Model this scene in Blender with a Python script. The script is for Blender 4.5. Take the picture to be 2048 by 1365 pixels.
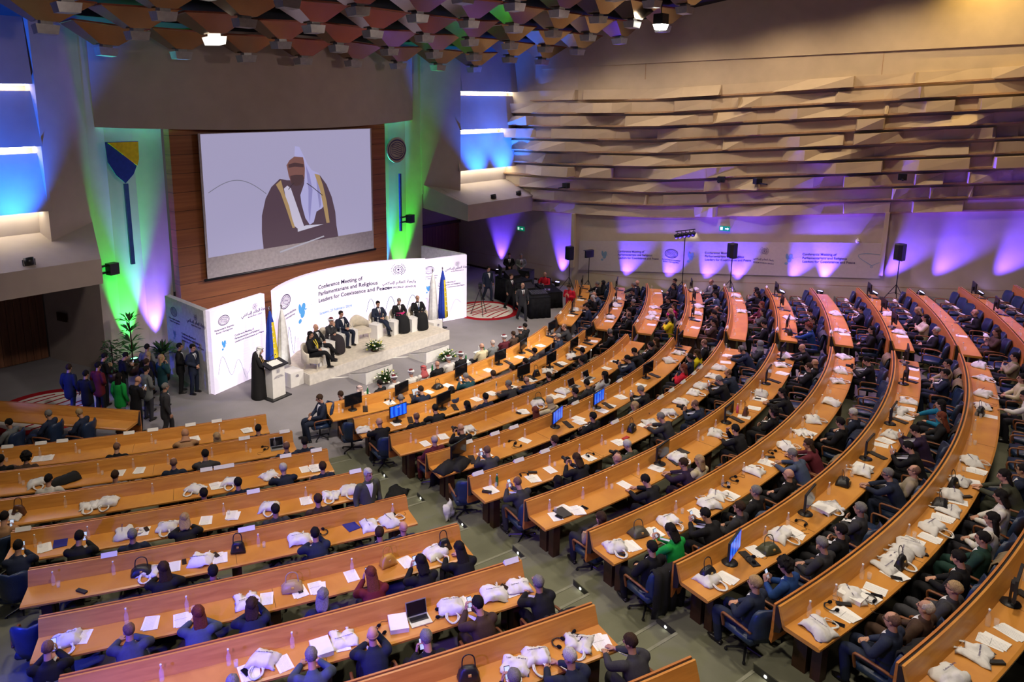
import bpy, bmesh, math, random
from mathutils import Vector, Matrix, noise
from mathutils.bvhtree import BVHTree
PI=math.pi
for o in list(bpy.data.objects): bpy.data.objects.remove(o)
SC=bpy.context.scene; COL=SC.collection
# ---------------------------------------------------------------- camera
cam=bpy.data.cameras.new('camera'); co=bpy.data.objects.new('camera',cam); COL.objects.link(co)
RT=Vector((0.70336939,-0.710821,-0.00223734)); UP=Vector((0.13613741,0.13161967,0.98190777)); FW=Vector((0.69766618,0.69094846,-0.18934657))
mw=Matrix(((RT.x,UP.x,-FW.x,-16.3225),(RT.y,UP.y,-FW.y,-31.6021),(RT.z,UP.z,-FW.z,9.3537),(0,0,0,1)))
co.matrix_world=mw
cam.sensor_fit='HORIZONTAL'; cam.sensor_width=36; cam.lens=1421.26/2048*36
cam.shift_x=131.72/2048; cam.shift_y=-198.87/2048; cam.clip_end=200
SC.camera=co
SC.view_settings.view_transform='Standard'; SC.view_settings.look='None'; SC.view_settings.gamma=1; SC.view_settings.use_curve_mapping=False
SC.view_settings.exposure=0.0
SC.cycles.use_denoising=True
SC.cycles.max_bounces=5; SC.cycles.diffuse_bounces=3; SC.cycles.glossy_bounces=3; SC.cycles.transmission_bounces=4; SC.cycles.transparent_max_bounces=6
SC.cycles.sample_clamp_indirect=3
HOUSE=1100; WALLUP=13; PYL=10; BLC=1.2; BOXB=13; AMB=.055; LEDS=.56; WASH=1.1; VW=4300
# ---------------------------------------------------------------- world
w=bpy.data.worlds.new('world'); SC.world=w; w.use_nodes=True
w.node_tree.nodes['Background'].inputs[0].default_value=(0.80,0.74,0.80,1); w.node_tree.nodes['Background'].inputs[1].default_value=AMB
# ---------------------------------------------------------------- lights
def lamp(name,kind,loc,target,col,energy,size=.25,spot=90,blend=.6,sx=None,sy=None):
    l=bpy.data.lights.new(name,kind); l.energy=energy; l.color=col
    if kind=='SPOT': l.spot_size=math.radians(spot); l.spot_blend=blend; l.shadow_soft_size=size
    elif kind=='POINT': l.shadow_soft_size=size
    elif kind=='AREA': l.shape='RECTANGLE'; l.size=sx; l.size_y=sy
    o=bpy.data.objects.new(name,l); COL.objects.link(o); o.location=loc
    if target is not None:
        d=Vector(target)-Vector(loc); o.rotation_euler=d.to_track_quat('-Z','Y').to_euler()
    return o
WARM=(1,.86,.70)
# house lights above the audience
for x in (-12,-5,2,9):
    for y in (-30,-24,-18):
        lamp('house_light','SPOT',(x,y,11.2 if x<9 else 10.8),(x+.6,y-1,0),WARM,HOUSE*(.55 if x>0 and y<-23 else 1),.3,125,.8)
# wash on the stage and the speakers
lamp('stage_wash','SPOT',(-7,-24,11.5),(-1,-12,0.5),(1,.90,.80),5200,.25,44,.5)
lamp('stage_wash','SPOT',(6,-23.5,11.5),(0,-12,0.5),(1,.90,.80),5200,.25,44,.5)
lamp('stage_wash','SPOT',(0,-22,11.8),(4.5,-12.5,0),(1,.92,.84),3600,.25,36,.3)
lamp('front_wash','SPOT',(-9,-20,11.0),(-7,-9.5,1.5),(1,.88,.80),1500,.3,60,.9)
lamp('front_wash','SPOT',(4,-20,11.0),(1,-6,9),(1,.80,.70),520,.3,95,1)
lamp('front_wash','SPOT',(-9,-18,11.0),(-10,-6,8),(1,.80,.70),260,.3,95,1)
# warm wash that rakes the acoustic wall from above
for i_,y_ in enumerate((-6.5,-10,-13.5,-17,-20.5,-24,-27.5)):
    xw=13.75+.245*max(0,-11-y_); lamp('wall_wash','SPOT',(xw-2.9,y_,10.95+.17*(-7-y_)-.35),(xw-.3,y_-1.0,3.0),((1,.80,.70),(1,.78,.64),(1,.78,.58),(1,.76,.52),(1,.74,.46),(1,.73,.42),(1,.72,.40))[i_],(110,200,330,430,520,560,560)[i_]*WASH,.12,150,1)
lamp('gold_spot','SPOT',(15.0,-19.4,14.3),(16.3,-21.5,10.5),(1,.78,.16),480,.05,120,1)
lamp('gold_spot','SPOT',(16.4,-26.5,15.0),(17.6,-28.0,10.0),(1,.64,.14),800,.05,140,1)
# violet wash over the wall-side desks and the outer corner of the near block
lamp('violet_wash','SPOT',(10.5,-18,11.6),(10.5,-21.5,1),(.50,.16,1),VW,.2,80,1)
lamp('violet_wash','SPOT',(10.0,-24,12.4),(10.5,-27.0,1.5),(.50,.16,1),VW,.2,80,1)
lamp('violet_wash','SPOT',(-17.5,-27.0,7.5),(-12.5,-25.0,1.8),(.28,.14,1),VW*.75,.2,62,1)
# ---------------------------------------------------------------- materials
def nt(name):
    m=bpy.data.materials.new(name); m.use_nodes=True; t=m.node_tree; return m,t,t.nodes['Principled BSDF']
def setc(b,c,rough=.6,metal=0,spec=.4):
    b.inputs['Base Color'].default_value=(*c,1); b.inputs['Roughness'].default_value=rough; b.inputs['Metallic'].default_value=metal
    b.inputs['Specular IOR Level'].default_value=spec
def plain(name,c,rough=.6,metal=0,spec=.4,var=.12,scale=8,bump=0):
    m,t,b=nt(name); setc(b,c,rough,metal,spec)
    tc=t.nodes.new('ShaderNodeTexCoord'); n=t.nodes.new('ShaderNodeTexNoise'); n.inputs['Scale'].default_value=scale; n.inputs['Detail'].default_value=4
    t.links.new(tc.outputs['Object'],n.inputs['Vector'])
    r=t.nodes.new('ShaderNodeValToRGB'); r.color_ramp.elements[0].position=.3; r.color_ramp.elements[1].position=.7
    r.color_ramp.elements[0].color=(*[max(0,x*(1-var)) for x in c],1); r.color_ramp.elements[1].color=(*[min(1,x*(1+var)) for x in c],1)
    t.links.new(n.outputs['Fac'],r.inputs['Fac']); t.links.new(r.outputs['Color'],b.inputs['Base Color'])
    if bump:
        bp=t.nodes.new('ShaderNodeBump'); bp.inputs['Strength'].default_value=bump; bp.inputs['Distance'].default_value=.01
        n2=t.nodes.new('ShaderNodeTexNoise'); n2.inputs['Scale'].default_value=scale*12; t.links.new(tc.outputs['Object'],n2.inputs['Vector'])
        t.links.new(n2.outputs['Fac'],bp.inputs['Height']); t.links.new(bp.outputs['Normal'],b.inputs['Normal'])
    return m
def wood(name,c1,c2,rough=.35,scale=(1.5,1.5,14),spec=.4,plank=0):
    m,t,b=nt(name); setc(b,c1,rough,0,spec)
    tc=t.nodes.new('ShaderNodeTexCoord'); mp=t.nodes.new('ShaderNodeMapping'); mp.inputs['Scale'].default_value=scale
    n=t.nodes.new('ShaderNodeTexNoise'); n.inputs['Scale'].default_value=1.6; n.inputs['Detail'].default_value=6; n.inputs['Distortion'].default_value=.6
    r=t.nodes.new('ShaderNodeValToRGB'); r.color_ramp.elements[0].position=.32; r.color_ramp.elements[1].position=.68
    r.color_ramp.elements[0].color=(*c1,1); r.color_ramp.elements[1].color=(*c2,1)
    t.links.new(tc.outputs['Object'],mp.inputs['Vector']); t.links.new(mp.outputs['Vector'],n.inputs['Vector']); t.links.new(n.outputs['Fac'],r.inputs['Fac'])
    last=r.outputs['Color']
    if plank:
        sx=t.nodes.new('ShaderNodeSeparateXYZ'); t.links.new(tc.outputs['Object'],sx.inputs[0])
        md=t.nodes.new('ShaderNodeMath'); md.operation='FRACT'; mu=t.nodes.new('ShaderNodeMath'); mu.operation='MULTIPLY'; mu.inputs[1].default_value=plank
        t.links.new(sx.outputs[2],mu.inputs[0]); t.links.new(mu.outputs[0],md.inputs[0])
        lt=t.nodes.new('ShaderNodeMath'); lt.operation='LESS_THAN'; lt.inputs[1].default_value=.03; t.links.new(md.outputs[0],lt.inputs[0])
        mx=t.nodes.new('ShaderNodeMixRGB'); mx.inputs[2].default_value=(c1[0]*.25,c1[1]*.25,c1[2]*.25,1); t.links.new(lt.outputs[0],mx.inputs[0]); t.links.new(last,mx.inputs[1]); last=mx.outputs[0]
    t.links.new(last,b.inputs['Base Color']); return m
def tinted(name,rough=.8,spec=.2,scale=30,var=.15,sheen=0,bump=.15,sub=0):
    # colour comes from each object's own colour, broken up by a fine weave
    m,t,b=nt(name); setc(b,(.5,.5,.5),rough,0,spec)
    oi=t.nodes.new('ShaderNodeObjectInfo'); tc=t.nodes.new('ShaderNodeTexCoord'); n=t.nodes.new('ShaderNodeTexNoise'); n.inputs['Scale'].default_value=scale
    t.links.new(tc.outputs['Object'],n.inputs['Vector'])
    mr=t.nodes.new('ShaderNodeMapRange'); mr.inputs['To Min'].default_value=1-var; mr.inputs['To Max'].default_value=1+var; t.links.new(n.outputs['Fac'],mr.inputs['Value'])
    mx=t.nodes.new('ShaderNodeVectorMath'); mx.operation='SCALE'; t.links.new(oi.outputs['Color'],mx.inputs[0]); t.links.new(mr.outputs[0],mx.inputs['Scale'])
    t.links.new(mx.outputs[0],b.inputs['Base Color'])
    if bump:
        bp=t.nodes.new('ShaderNodeBump'); bp.inputs['Strength'].default_value=bump; bp.inputs['Distance'].default_value=.02
        n2=t.nodes.new('ShaderNodeTexNoise'); n2.inputs['Scale'].default_value=9; n2.inputs['Detail'].default_value=3; t.links.new(tc.outputs['Object'],n2.inputs['Vector'])
        t.links.new(n2.outputs['Fac'],bp.inputs['Height']); t.links.new(bp.outputs['Normal'],b.inputs['Normal'])
    return m
def glow(name,c,s,stripes=0):
    m,t,b=nt(name); setc(b,c,.5); b.inputs['Emission Color'].default_value=(*c,1); b.inputs['Emission Strength'].default_value=s
    if name.startswith('proj'): b.inputs['Base Color'].default_value=(*[x*.15 for x in c],1)
    if stripes:
        tc=t.nodes.new('ShaderNodeTexCoord'); sx=t.nodes.new('ShaderNodeSeparateXYZ'); t.links.new(tc.outputs['Object'],sx.inputs[0])
        mu=t.nodes.new('ShaderNodeMath'); mu.operation='MULTIPLY'; mu.inputs[1].default_value=stripes*6.2832; t.links.new(sx.outputs[2],mu.inputs[0])
        si=t.nodes.new('ShaderNodeMath'); si.operation='SINE'; t.links.new(mu.outputs[0],si.inputs[0])
        mr=t.nodes.new('ShaderNodeMapRange'); mr.inputs['From Min'].default_value=-1; mr.inputs['To Min'].default_value=s*.86; mr.inputs['To Max'].default_value=s*1.12
        t.links.new(si.outputs[0],mr.inputs['Value']); t.links.new(mr.outputs[0],b.inputs['Emission Strength'])
    return m
def glass(name,c=(.95,.97,1)):
    m,t,b=nt(name); setc(b,c,.05,0,.5); b.inputs['Alpha'].default_value=.13; return m
def paper_mat():
    m,t,b=nt('printed_paper'); setc(b,(.86,.85,.83),.8,0,.2)
    tc=t.nodes.new('ShaderNodeTexCoord'); sx=t.nodes.new('ShaderNodeSeparateXYZ'); t.links.new(tc.outputs['Object'],sx.inputs[0])
    mu=t.nodes.new('ShaderNodeMath'); mu.operation='MULTIPLY'; mu.inputs[1].default_value=75; t.links.new(sx.outputs[1],mu.inputs[0])
    fr=t.nodes.new('ShaderNodeMath'); fr.operation='FRACT'; t.links.new(mu.outputs[0],fr.inputs[0])
    lt=t.nodes.new('ShaderNodeMath'); lt.operation='LESS_THAN'; lt.inputs[1].default_value=.35; t.links.new(fr.outputs[0],lt.inputs[0])
    ab=t.nodes.new('ShaderNodeMath'); ab.operation='ABSOLUTE'; t.links.new(sx.outputs[0],ab.inputs[0])
    l2=t.nodes.new('ShaderNodeMath'); l2.operation='LESS_THAN'; l2.inputs[1].default_value=.078; t.links.new(ab.outputs[0],l2.inputs[0])
    a2=t.nodes.new('ShaderNodeMath'); a2.operation='MULTIPLY'; t.links.new(lt.outputs[0],a2.inputs[0]); t.links.new(l2.outputs[0],a2.inputs[1])
    n=t.nodes.new('ShaderNodeTexNoise'); n.inputs['Scale'].default_value=60; t.links.new(tc.outputs['Object'],n.inputs['Vector'])
    a3=t.nodes.new('ShaderNodeMath'); a3.operation='MULTIPLY'; t.links.new(a2.outputs[0],a3.inputs[0]); t.links.new(n.outputs['Fac'],a3.inputs[1])
    mx=t.nodes.new('ShaderNodeMixRGB'); mx.inputs[1].default_value=(.86,.85,.83,1); mx.inputs[2].default_value=(.30,.31,.36,1)
    t.links.new(a3.outputs[0],mx.inputs[0]); t.links.new(mx.outputs[0],b.inputs['Base Color']); return m
def blue_screen():
    m,t,b=nt('blue_wallpaper'); setc(b,(.01,.05,.5),.2)
    tc=t.nodes.new('ShaderNodeTexCoord'); wv=t.nodes.new('ShaderNodeTexWave'); wv.inputs['Scale'].default_value=2.2; wv.inputs['Distortion'].default_value=6; wv.inputs['Detail'].default_value=1
    t.links.new(tc.outputs['Object'],wv.inputs['Vector']); r=t.nodes.new('ShaderNodeValToRGB')
    r.color_ramp.elements[0].color=(.0,.03,.55,1); r.color_ramp.elements[1].color=(.03,.22,1,1); t.links.new(wv.outputs['Fac'],r.inputs['Fac'])
    t.links.new(r.outputs['Color'],b.inputs['Emission Color']); b.inputs['Emission Strength'].default_value=.9; return m
MT=dict(
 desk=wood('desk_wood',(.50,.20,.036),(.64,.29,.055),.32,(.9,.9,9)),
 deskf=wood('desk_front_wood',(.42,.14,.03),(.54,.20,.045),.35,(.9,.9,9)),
 dark=plain('dark_wood',(.05,.022,.012),.4), groove=plain('dark_groove',(.02,.012,.01),.6),
 carpet=plain('grey_carpet',(.25,.235,.25),.95,0,.1,.06,1.2,.3),
 tier=plain('green_grey_carpet',(.16,.165,.115),.95,0,.1,.14,1.4,.3),
 beige=plain('beige_acoustic_board',(.50,.41,.31),.8,0,.2,.05,2), ledge=plain('ledge_board',(.52,.42,.31),.7,0,.2,.05,2),
 plaster=plain('grey_beige_plaster',(.42,.35,.31),.85,0,.2,.05,1.5), bluebox=plain('blue_fabric_panel',(.10,.22,.62),.8,0,.2,.05,2),
 white=plain('white_lacquer',(.78,.76,.73),.45,0,.4,.03), black=plain('black_plastic',(.012,.012,.014),.4,0,.4,.2), blackm=plain('black_fabric',(.012,.012,.015),.9,0,.1,.3,6,.3),
 leather=plain('navy_leather',(.014,.030,.075),.38,0,.5,.2,6,.2), arm=wood('chair_arm_wood',(.16,.055,.02),(.22,.08,.03),.4,(6,6,6)), metal=plain('dark_metal',(.05,.05,.055),.35,.8),
 chrome=plain('chrome',(.6,.6,.62),.2,1), wallwood=wood('cherry_panel_wood',(.20,.062,.02),(.30,.105,.035),.4,(.25,.25,6),.4,1.45),
 slat=wood('brown_door_wood',(.14,.055,.026),(.21,.085,.04),.5,(9,9,.4)), void=plain('black_void',(.006,.005,.005),.9),
 bronze=plain('bronze_mirror_film',(.34,.25,.18),.16,1,.5,.1,1.1), lampbox=plain('frosted_lamp_box',(.32,.31,.33),.3,0,.5),
 red=plain('red_rug',(.36,.012,.02),.9,0,.1,.1,5), rugw=plain('cream_rug',(.72,.66,.6),.9,0,.1,.05,5),
 tote=tinted('cotton_canvas',.9,.1,14,.05,0,.5), paper=paper_mat(), card=plain('white_card',(.82,.81,.78),.7,0,.2,.03),
 cloth=tinted('suit_cloth'), skin=tinted('skin',.55,.35,12,.06,0,.05), hair=tinted('hair',.85,.15,90,.75,0,1.0), gloss=tinted('coloured_leather',.4,.5,10,.1),
 shirt=plain('white_shirt',(.72,.72,.74),.8,0,.2,.05), glass=glass('clear_glass'), screen=plain('dark_screen',(.008,.008,.010),.12,0,.5), blues=blue_screen(),
 shelf=plain('shelf_board',(.40,.25,.15),.7),
 led=glow('led_wall_white',(.90,.80,1.0),LEDS,11), ledoff=plain('display_print',(.62,.62,.66),.4), ink=plain('dark_ink',(.05,.03,.13),.6), inkl=plain('led_ink',(.03,.018,.10),.8), teal=glow('led_sky_blue',(.08,.36,.80),.35), tealp=plain('faded_teal',(.18,.30,.40),.7),
 gold=plain('gold_trim',(.62,.40,.12),.4,.3), leaf=plain('leaf_green',(.045,.11,.03),.6,0,.3,.3), petal=plain('white_petal',(.85,.84,.74),.7), lily=plain('yellow_lily',(.75,.72,.16),.7),
 exitg=glow('exit_green',(.0,.30,.14),.5), exitw=glow('exit_white',(.75,1,.85),.8), strip=glow('warm_light_strip',(1,.93,.70),26), bluelens=glow('blue_lens',(.35,.28,1),14), greenlens=glow('green_lens',(.1,1,.3),10), whitelens=glow('white_lens',(1,.97,.88),14),
 flagb=plain('flag_blue',(.015,.05,.42),.8), flagy=plain('flag_yellow',(.80,.62,.02),.8), flagw=plain('flag_white',(.78,.78,.80),.8), stepb=plain('step_riser_carpet',(.035,.036,.028),.95), nosing=plain('carpet_nosing',(.22,.225,.17),.95), stone=plain('stripe_white',(.7,.7,.7),.7),
 eye=plain('eye_dark',(.02,.015,.012),.3), shoe=plain('black_shoe',(.012,.01,.01),.3), phone=glow('phone_screen',(.55,.68,.9),.7), silver=plain('silver_aluminium',(.55,.56,.58),.35,.7), pink=glass('pink_glass',(.9,.35,.45)),
)
# ---------------------------------------------------------------- mesh builder
class MB:
    def __init__(s): s.v=[]; s.f=[]; s.m=[]; s.mi=0
    def face(s,idx): s.f.append(idx); s.m.append(s.mi)
    def box(s,c,d,rz=0,M=None,tilt=0):
        n=len(s.v); R=(Matrix.Rotation(rz,3,'Z')@Matrix.Rotation(tilt,3,'X')) if M is None else M
        for z in(-.5,.5):
            for x,y in((-.5,-.5),(.5,-.5),(.5,.5),(-.5,.5)): s.v.append(Vector(c)+R@Vector((x*d[0],y*d[1],z*d[2])))
        for f in((3,2,1,0),(4,5,6,7),(0,1,5,4),(1,2,6,5),(2,3,7,6),(3,0,4,7)): s.face([n+i for i in f])
        return s
    def prism(s,poly,z0,z1):
        n=len(s.v); k=len(poly)
        for z in(z0,z1):
            for p in poly: s.v.append(Vector((p[0],p[1],z)))
        s.face([n+i for i in range(k)][::-1]); s.face([n+k+i for i in range(k)])
        for i in range(k): j=(i+1)%k; s.face([n+i,n+j,n+k+j,n+k+i])
        return s
    def loft(s,rings,closed=True,caps=True):
        n=len(s.v); k=len(rings[0])
        for r in rings: s.v+= [Vector(p) for p in r]
        for a in range(len(rings)-1):
            for i in range(k if closed else k-1):
                j=(i+1)%k; s.face([n+a*k+i,n+a*k+j,n+(a+1)*k+j,n+(a+1)*k+i])
        if caps and closed: s.face([n+i for i in range(k)][::-1]); s.face([n+(len(rings)-1)*k+i for i in range(k)])
        return s
    def lathe(s,prof,c=(0,0,0),n=12,M=None):
        rings=[]
        for r,z in prof:
            ring=[]
            for i in range(n):
                a=2*PI*i/n; p=Vector((r*math.cos(a),r*math.sin(a),z)); p=(M@p if M else p)+Vector(c); ring.append(p)
            rings.append(ring)
        return s.loft(rings)
    def cyl(s,a,b,r,n=10,r2=None):
        a=Vector(a);b=Vector(b); q=(b-a).to_track_quat('Z','Y').to_matrix(); L=(b-a).length
        return s.lathe([(r,0),(r if r2 is None else r2,L)],a,n,q)
    def tube(s,pts,rad,n=10,side=(1,0,0),caps=True,sub=3):
        P=[Vector(p) for p in pts]; k=len(P); rad=[(r,r) if not isinstance(r,tuple) else r for r in rad]
        Q=[];W=[]
        for i in range(k-1):
            p0=P[max(i-1,0)];p1=P[i];p2=P[i+1];p3=P[min(i+2,k-1)]
            for j in range(sub):
                t=j/sub; a=t*t;b=a*t
                Q.append(.5*((2*p1)+(-p0+p2)*t+(2*p0-5*p1+4*p2-p3)*a+(-p0+3*p1-3*p2+p3)*b)); W.append(tuple(rad[i][c]*(1-t)+rad[i+1][c]*t for c in(0,1)))
        Q.append(P[-1]);W.append(rad[-1])
        T=[(Q[min(i+1,len(Q)-1)]-Q[max(i-1,0)]).normalized() for i in range(len(Q))]
        if caps:
            for e in(0,1):
                i=-1 if e else 0; d=T[i]*(1 if e else -1); r0=min(W[i]); add=[(Q[i]+d*r0*math.sin(x),tuple(c*math.cos(x) for c in W[i]),T[i]) for x in(.5,1.0,1.4)]
                for q_,w_,t_ in add:
                    if e: Q.append(q_);W.append(w_);T.append(t_)
                    else: Q.insert(0,q_);W.insert(0,w_);T.insert(0,t_)
        rings=[]; X=Vector(side)
        for q_,w_,t_ in zip(Q,W,T):
            X=(X-t_*X.dot(t_)); X=X.normalized() if X.length>1e-4 else Vector((1,0,0)); Y=t_.cross(X)
            rings.append([q_+X*w_[0]*math.cos(2*PI*i/n)+Y*w_[1]*math.sin(2*PI*i/n) for i in range(n)])
        return s.loft(rings)
    def ell(s,c,r,M=None,n=12,m=8):
        rings=[]
        for j in range(m+1):
            t=-PI/2+PI*j/m; rr=max(math.cos(t),.02)
            rings.append([Vector(c)+(M@Vector((r[0]*rr*math.cos(2*PI*i/n),r[1]*rr*math.sin(2*PI*i/n),r[2]*math.sin(t))) if M else Vector((r[0]*rr*math.cos(2*PI*i/n),r[1]*rr*math.sin(2*PI*i/n),r[2]*math.sin(t)))) for i in range(n)])
        return s.loft(rings)
    def disc(s,c,r,n=24,z=0):
        k=len(s.v); s.v+=[Vector((c[0]+r*math.cos(2*PI*i/n),c[1]+r*math.sin(2*PI*i/n),z)) for i in range(n)]; s.face(list(range(k,k+n))); return s
    def add(s,o,M):
        n=len(s.v); s.v+=[M@p for p in o.v]
        for f,mi in zip(o.f,o.m): s.f.append([n+i for i in f]); s.m.append(mi)
        return s
    def mesh(s,name,mats,smooth=False,off=None):
        me=bpy.data.meshes.new(name); vs=[p-off for p in s.v] if off is not None else s.v
        me.from_pydata([tuple(p) for p in vs],[],s.f)
        for m in (mats if isinstance(mats,(list,tuple)) else [mats]): me.materials.append(m)
        me.polygons.foreach_set('material_index',s.m)
        if smooth: me.polygons.foreach_set('use_smooth',[True]*len(me.polygons))
        me.update(); bm=bmesh.new(); bm.from_mesh(me); bmesh.ops.recalc_face_normals(bm,faces=bm.faces); bm.to_mesh(me); bm.free()
        return me
def link(name,me,parent=None,loc=None,rot=None,color=None):
    o=bpy.data.objects.new(name,me); COL.objects.link(o)
    if parent is not None: o.parent=parent
    if loc is not None: o.location=loc
    if rot is not None: o.rotation_euler=rot
    if color is not None: o.color=(*color,1)
    return o
def tag(o,label,cat,group=None,kind=None):
    o['label']=label; o['category']=cat
    if group: o['group']=group
    if kind: o['kind']=kind
    return o
def thing(name,label,cat,loc=(0,0,0),rz=0,group=None):
    o=bpy.data.objects.new(name,None); COL.objects.link(o); o.location=loc; o.rotation_euler=(0,0,rz); o.empty_display_size=.1
    return tag(o,label,cat,group)
def struct(name,mb,mat,smooth=False):
    o=link(name,mb.mesh(name,mat,smooth)); o['kind']='structure'; return o
def copy_tree(o,parent=None):
    c=o.copy(); COL.objects.link(c)
    if parent is not None: c.parent=parent; c.matrix_parent_inverse=Matrix.Identity(4)
    for ch in o.children: copy_tree(ch,c)
    return c
TXT={}
def text_mesh(s,size,mat,align='LEFT',ext=.002,font=None):
    key=(s,size,mat.name,align)
    if key in TXT: return TXT[key]
    cu=bpy.data.curves.new('txt','FONT'); cu.body=s; cu.size=size; cu.extrude=ext; cu.offset=.013*size; cu.align_x=align; cu.resolution_u=2; cu.space_line=1.15
    o=bpy.data.objects.new('txt',cu); COL.objects.link(o); dg=bpy.context.evaluated_depsgraph_get(); me=bpy.data.meshes.new_from_object(o.evaluated_get(dg))
    bpy.data.objects.remove(o); me.materials.clear(); me.materials.append(mat); TXT[key]=me; return me
ORD=['zeroth','first','second','third','fourth','fifth','sixth','seventh','eighth','ninth','tenth','eleventh','twelfth','thirteenth','fourteenth','fifteenth','sixteenth','seventeenth','eighteenth','nineteenth','twentieth','twenty-first','twenty-second','twenty-third','twenty-fourth','twenty-fifth','twenty-sixth','twenty-seventh','twenty-eighth','twenty-ninth','thirtieth']
# ---------------------------------------------------------------- hall geometry
ZF=[0,0.0,0.142,0.292,0.449,0.617,0.795,0.985,1.189,1.407,1.642,1.894,2.16,2.44]
CIR={'R':(0.,-.45,16.23,1.6),'F':(-2.503,8.302,25.34,1.598),'L':(10.33,24.36,43.13,1.598)}
ENDS={'R':{1:(-18.87,17.9),2:(-18.0,17.1),3:(-16.9,16.5),4:(-16.3,16.2),5:(-15.84,16.0),6:(-15.1,15.8),7:(-14.68,15.6),8:(-13.9,15.2),9:(-13.44,15.1),10:(-13.4,14.9)},
 'F':{1:(20.02,34.68),2:(19.03,33.11),3:(18.48,32.0),4:(18.26,31.42),5:(17.99,29.91),6:(18.04,29.18),7:(17.51,28.45),8:(17.0,27.9),9:(16.4,27.13),10:(16.2,26.83),11:(16.0,26.5)},
 'L':{1:(-32.3,-23.44),2:(-31.3,-22.87),3:(-30.7,-22.19),4:(-29.8,-21.71),5:(-28.97,-21.22),6:(-28.36,-20.75),7:(-27.7,-20.34),8:(-27.1,-20.05),9:(-26.5,-19.68)}}
BN={'R':'centre block','F':'wall-side block','L':'near block'}
def P(b,k,a,t,z=0):
    cx,cy,R,d=CIR[b]; r=R+d*(k-1)+t; return Vector((cx+r*math.sin(a),cy-r*math.cos(a),ZF[k]+z))
def sweep(mb,b,k,a0,a1,prof):
    n=max(4,int((a1-a0)*30*3)); rings=[]
    for i in range(n+1):
        a=a0+(a1-a0)*i/n; rings.append([P(b,k,a,t,z) for t,z in prof])
    mb.loft(rings); return mb
# floors
struct('floor',MB().prism([(-26,-45),(24,-45),(24,3),(-26,3)],-.3,0),MT['carpet'])
def front(k,off,off2):
    l1=math.radians(ENDS['L'].get(k,(-26,-19.4))[1]); f0,f1=[math.radians(q_) for q_ in ENDS['F'][min(k,11)]]; r0,r1=[math.radians(q_) for q_ in ENDS['R'].get(k,(-13,14.8))]
    g=.16/(16+1.6*k); a0=math.radians(-38)
    pts=[P('L',k,a0+(l1+g-a0)*i/9,off) for i in range(10)]; A=P('L',k,l1+g,off2); B=P('R',k,r0-g,off2)
    pts+=[A,B]+[P('R',k,r0-g+(r1-r0+2*g)*i/16,off) for i in range(17)]; C=P('R',k,r1+g,off2); D=P('F',k,f0-g,off2)
    pts+=[C,D]+[P('F',k,f0-g+(f1+.12-f0)*i/9,off) for i in range(10)]
    return pts,((P('L',k,l1+g,off),A,B,P('R',k,r0-g,off)),(P('R',k,r1+g,off),C,D,P('F',k,f0-g,off)))
for k in range(2,12):
    pts,aisles=front(k,-.20,.22); poly=[(p.x,p.y) for p in pts]+[(24,-45),(-26,-45)]
    struct('floor',MB().prism(poly,ZF[k-1]-.25,ZF[k]),MT['tier'])
    zz=(ZF[k]+ZF[k-1])/2
    for n_,q4 in enumerate(aisles):
        if (q4[1]-q4[2]).length<.15: continue
        struct('trim_%d'%(2*k+n_),MB().prism([(p.x,p.y) for p in (q4[3],q4[0],q4[1],q4[2])],ZF[k-1]-.05,zz),MT['tier'])
        for (A,B,z_) in ((q4[0],q4[3],zz),(q4[1],q4[2],ZF[k])):
            d=(B-A); m_=(A+B)/2+Vector((-d.y,d.x,0)).normalized()*-.03; struct('trim_%d'%(100+2*k+n_),MB().box((m_.x,m_.y,z_+.003),(d.length*.96,.05,.006),math.atan2(d.y,d.x)),MT['nosing'])
    for b in 'RF':
        if k>10 or (b=='R' and k<3): continue
        a=math.radians(ENDS[b][k][0]); q=P(b,k,a-(.17/(16+1.6*k)),.02)
        t=thing('step_light','small step light set in the platform side at the end of the %s %s desk'%(ORD[k],'centre-block' if b=='R' else 'wall-side'),'step light',(q.x,q.y,zz),a,'step lights in the aisles')
        hh=ZF[k]-zz
        link('housing',MB().box((-.006,0,hh/2),(.014,.38,hh*.98)).mesh('housing',MT['stepb']),t)
        link('lens',MB().ell((-.016,0,hh*.5),(.010,.022,.022)).mesh('lens',MT['whitelens'],True),t)
# ---------------------------------------------------------------- placement tables (world coordinates, metres)
LIT={(1,4)}
HANG=[(10.4,-16.4,13.3,'the one nearer the stage'),(10.4,-17.1,12.55,'the lower one'),]
VIPS=[(-4.75,-15.75,'s','b','K','end seat nearest the lectern',None),(-4.1,-15.85,'q','k','CR','second from the lectern side',(.6,.45,.42)),(-3.4,-15.9,'s','k','K','third from the lectern side',None),(-2.85,-15.95,'t','g','W','fourth from the lectern side',None),(-2.15,-15.95,'t','w','W','fifth from the lectern side',None),(-1.65,-16.0,'q','k','W','sixth from the lectern side',(.45,.10,.10)),(-1.05,-16.0,'o','b','K','seventh from the lectern side',None),(-.45,-15.95,'t','w','W','eighth from the lectern side',None),(.1,-15.95,'t','g','K','ninth from the lectern side',None),(1.25,-15.9,'o','b','CR','tenth from the lectern side',None),(1.8,-15.9,'f','w','GY','eleventh from the lectern side',None),(2.5,-15.85,'t','w','MA','twelfth from the lectern side',None),(3.05,-15.8,'s','b','BR','thirteenth from the lectern side',None),(3.6,-15.7,'t','g','K','fourteenth from the lectern side',None),(4.1,-15.5,'s','k','K','last toward the tripods',None)]
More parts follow.
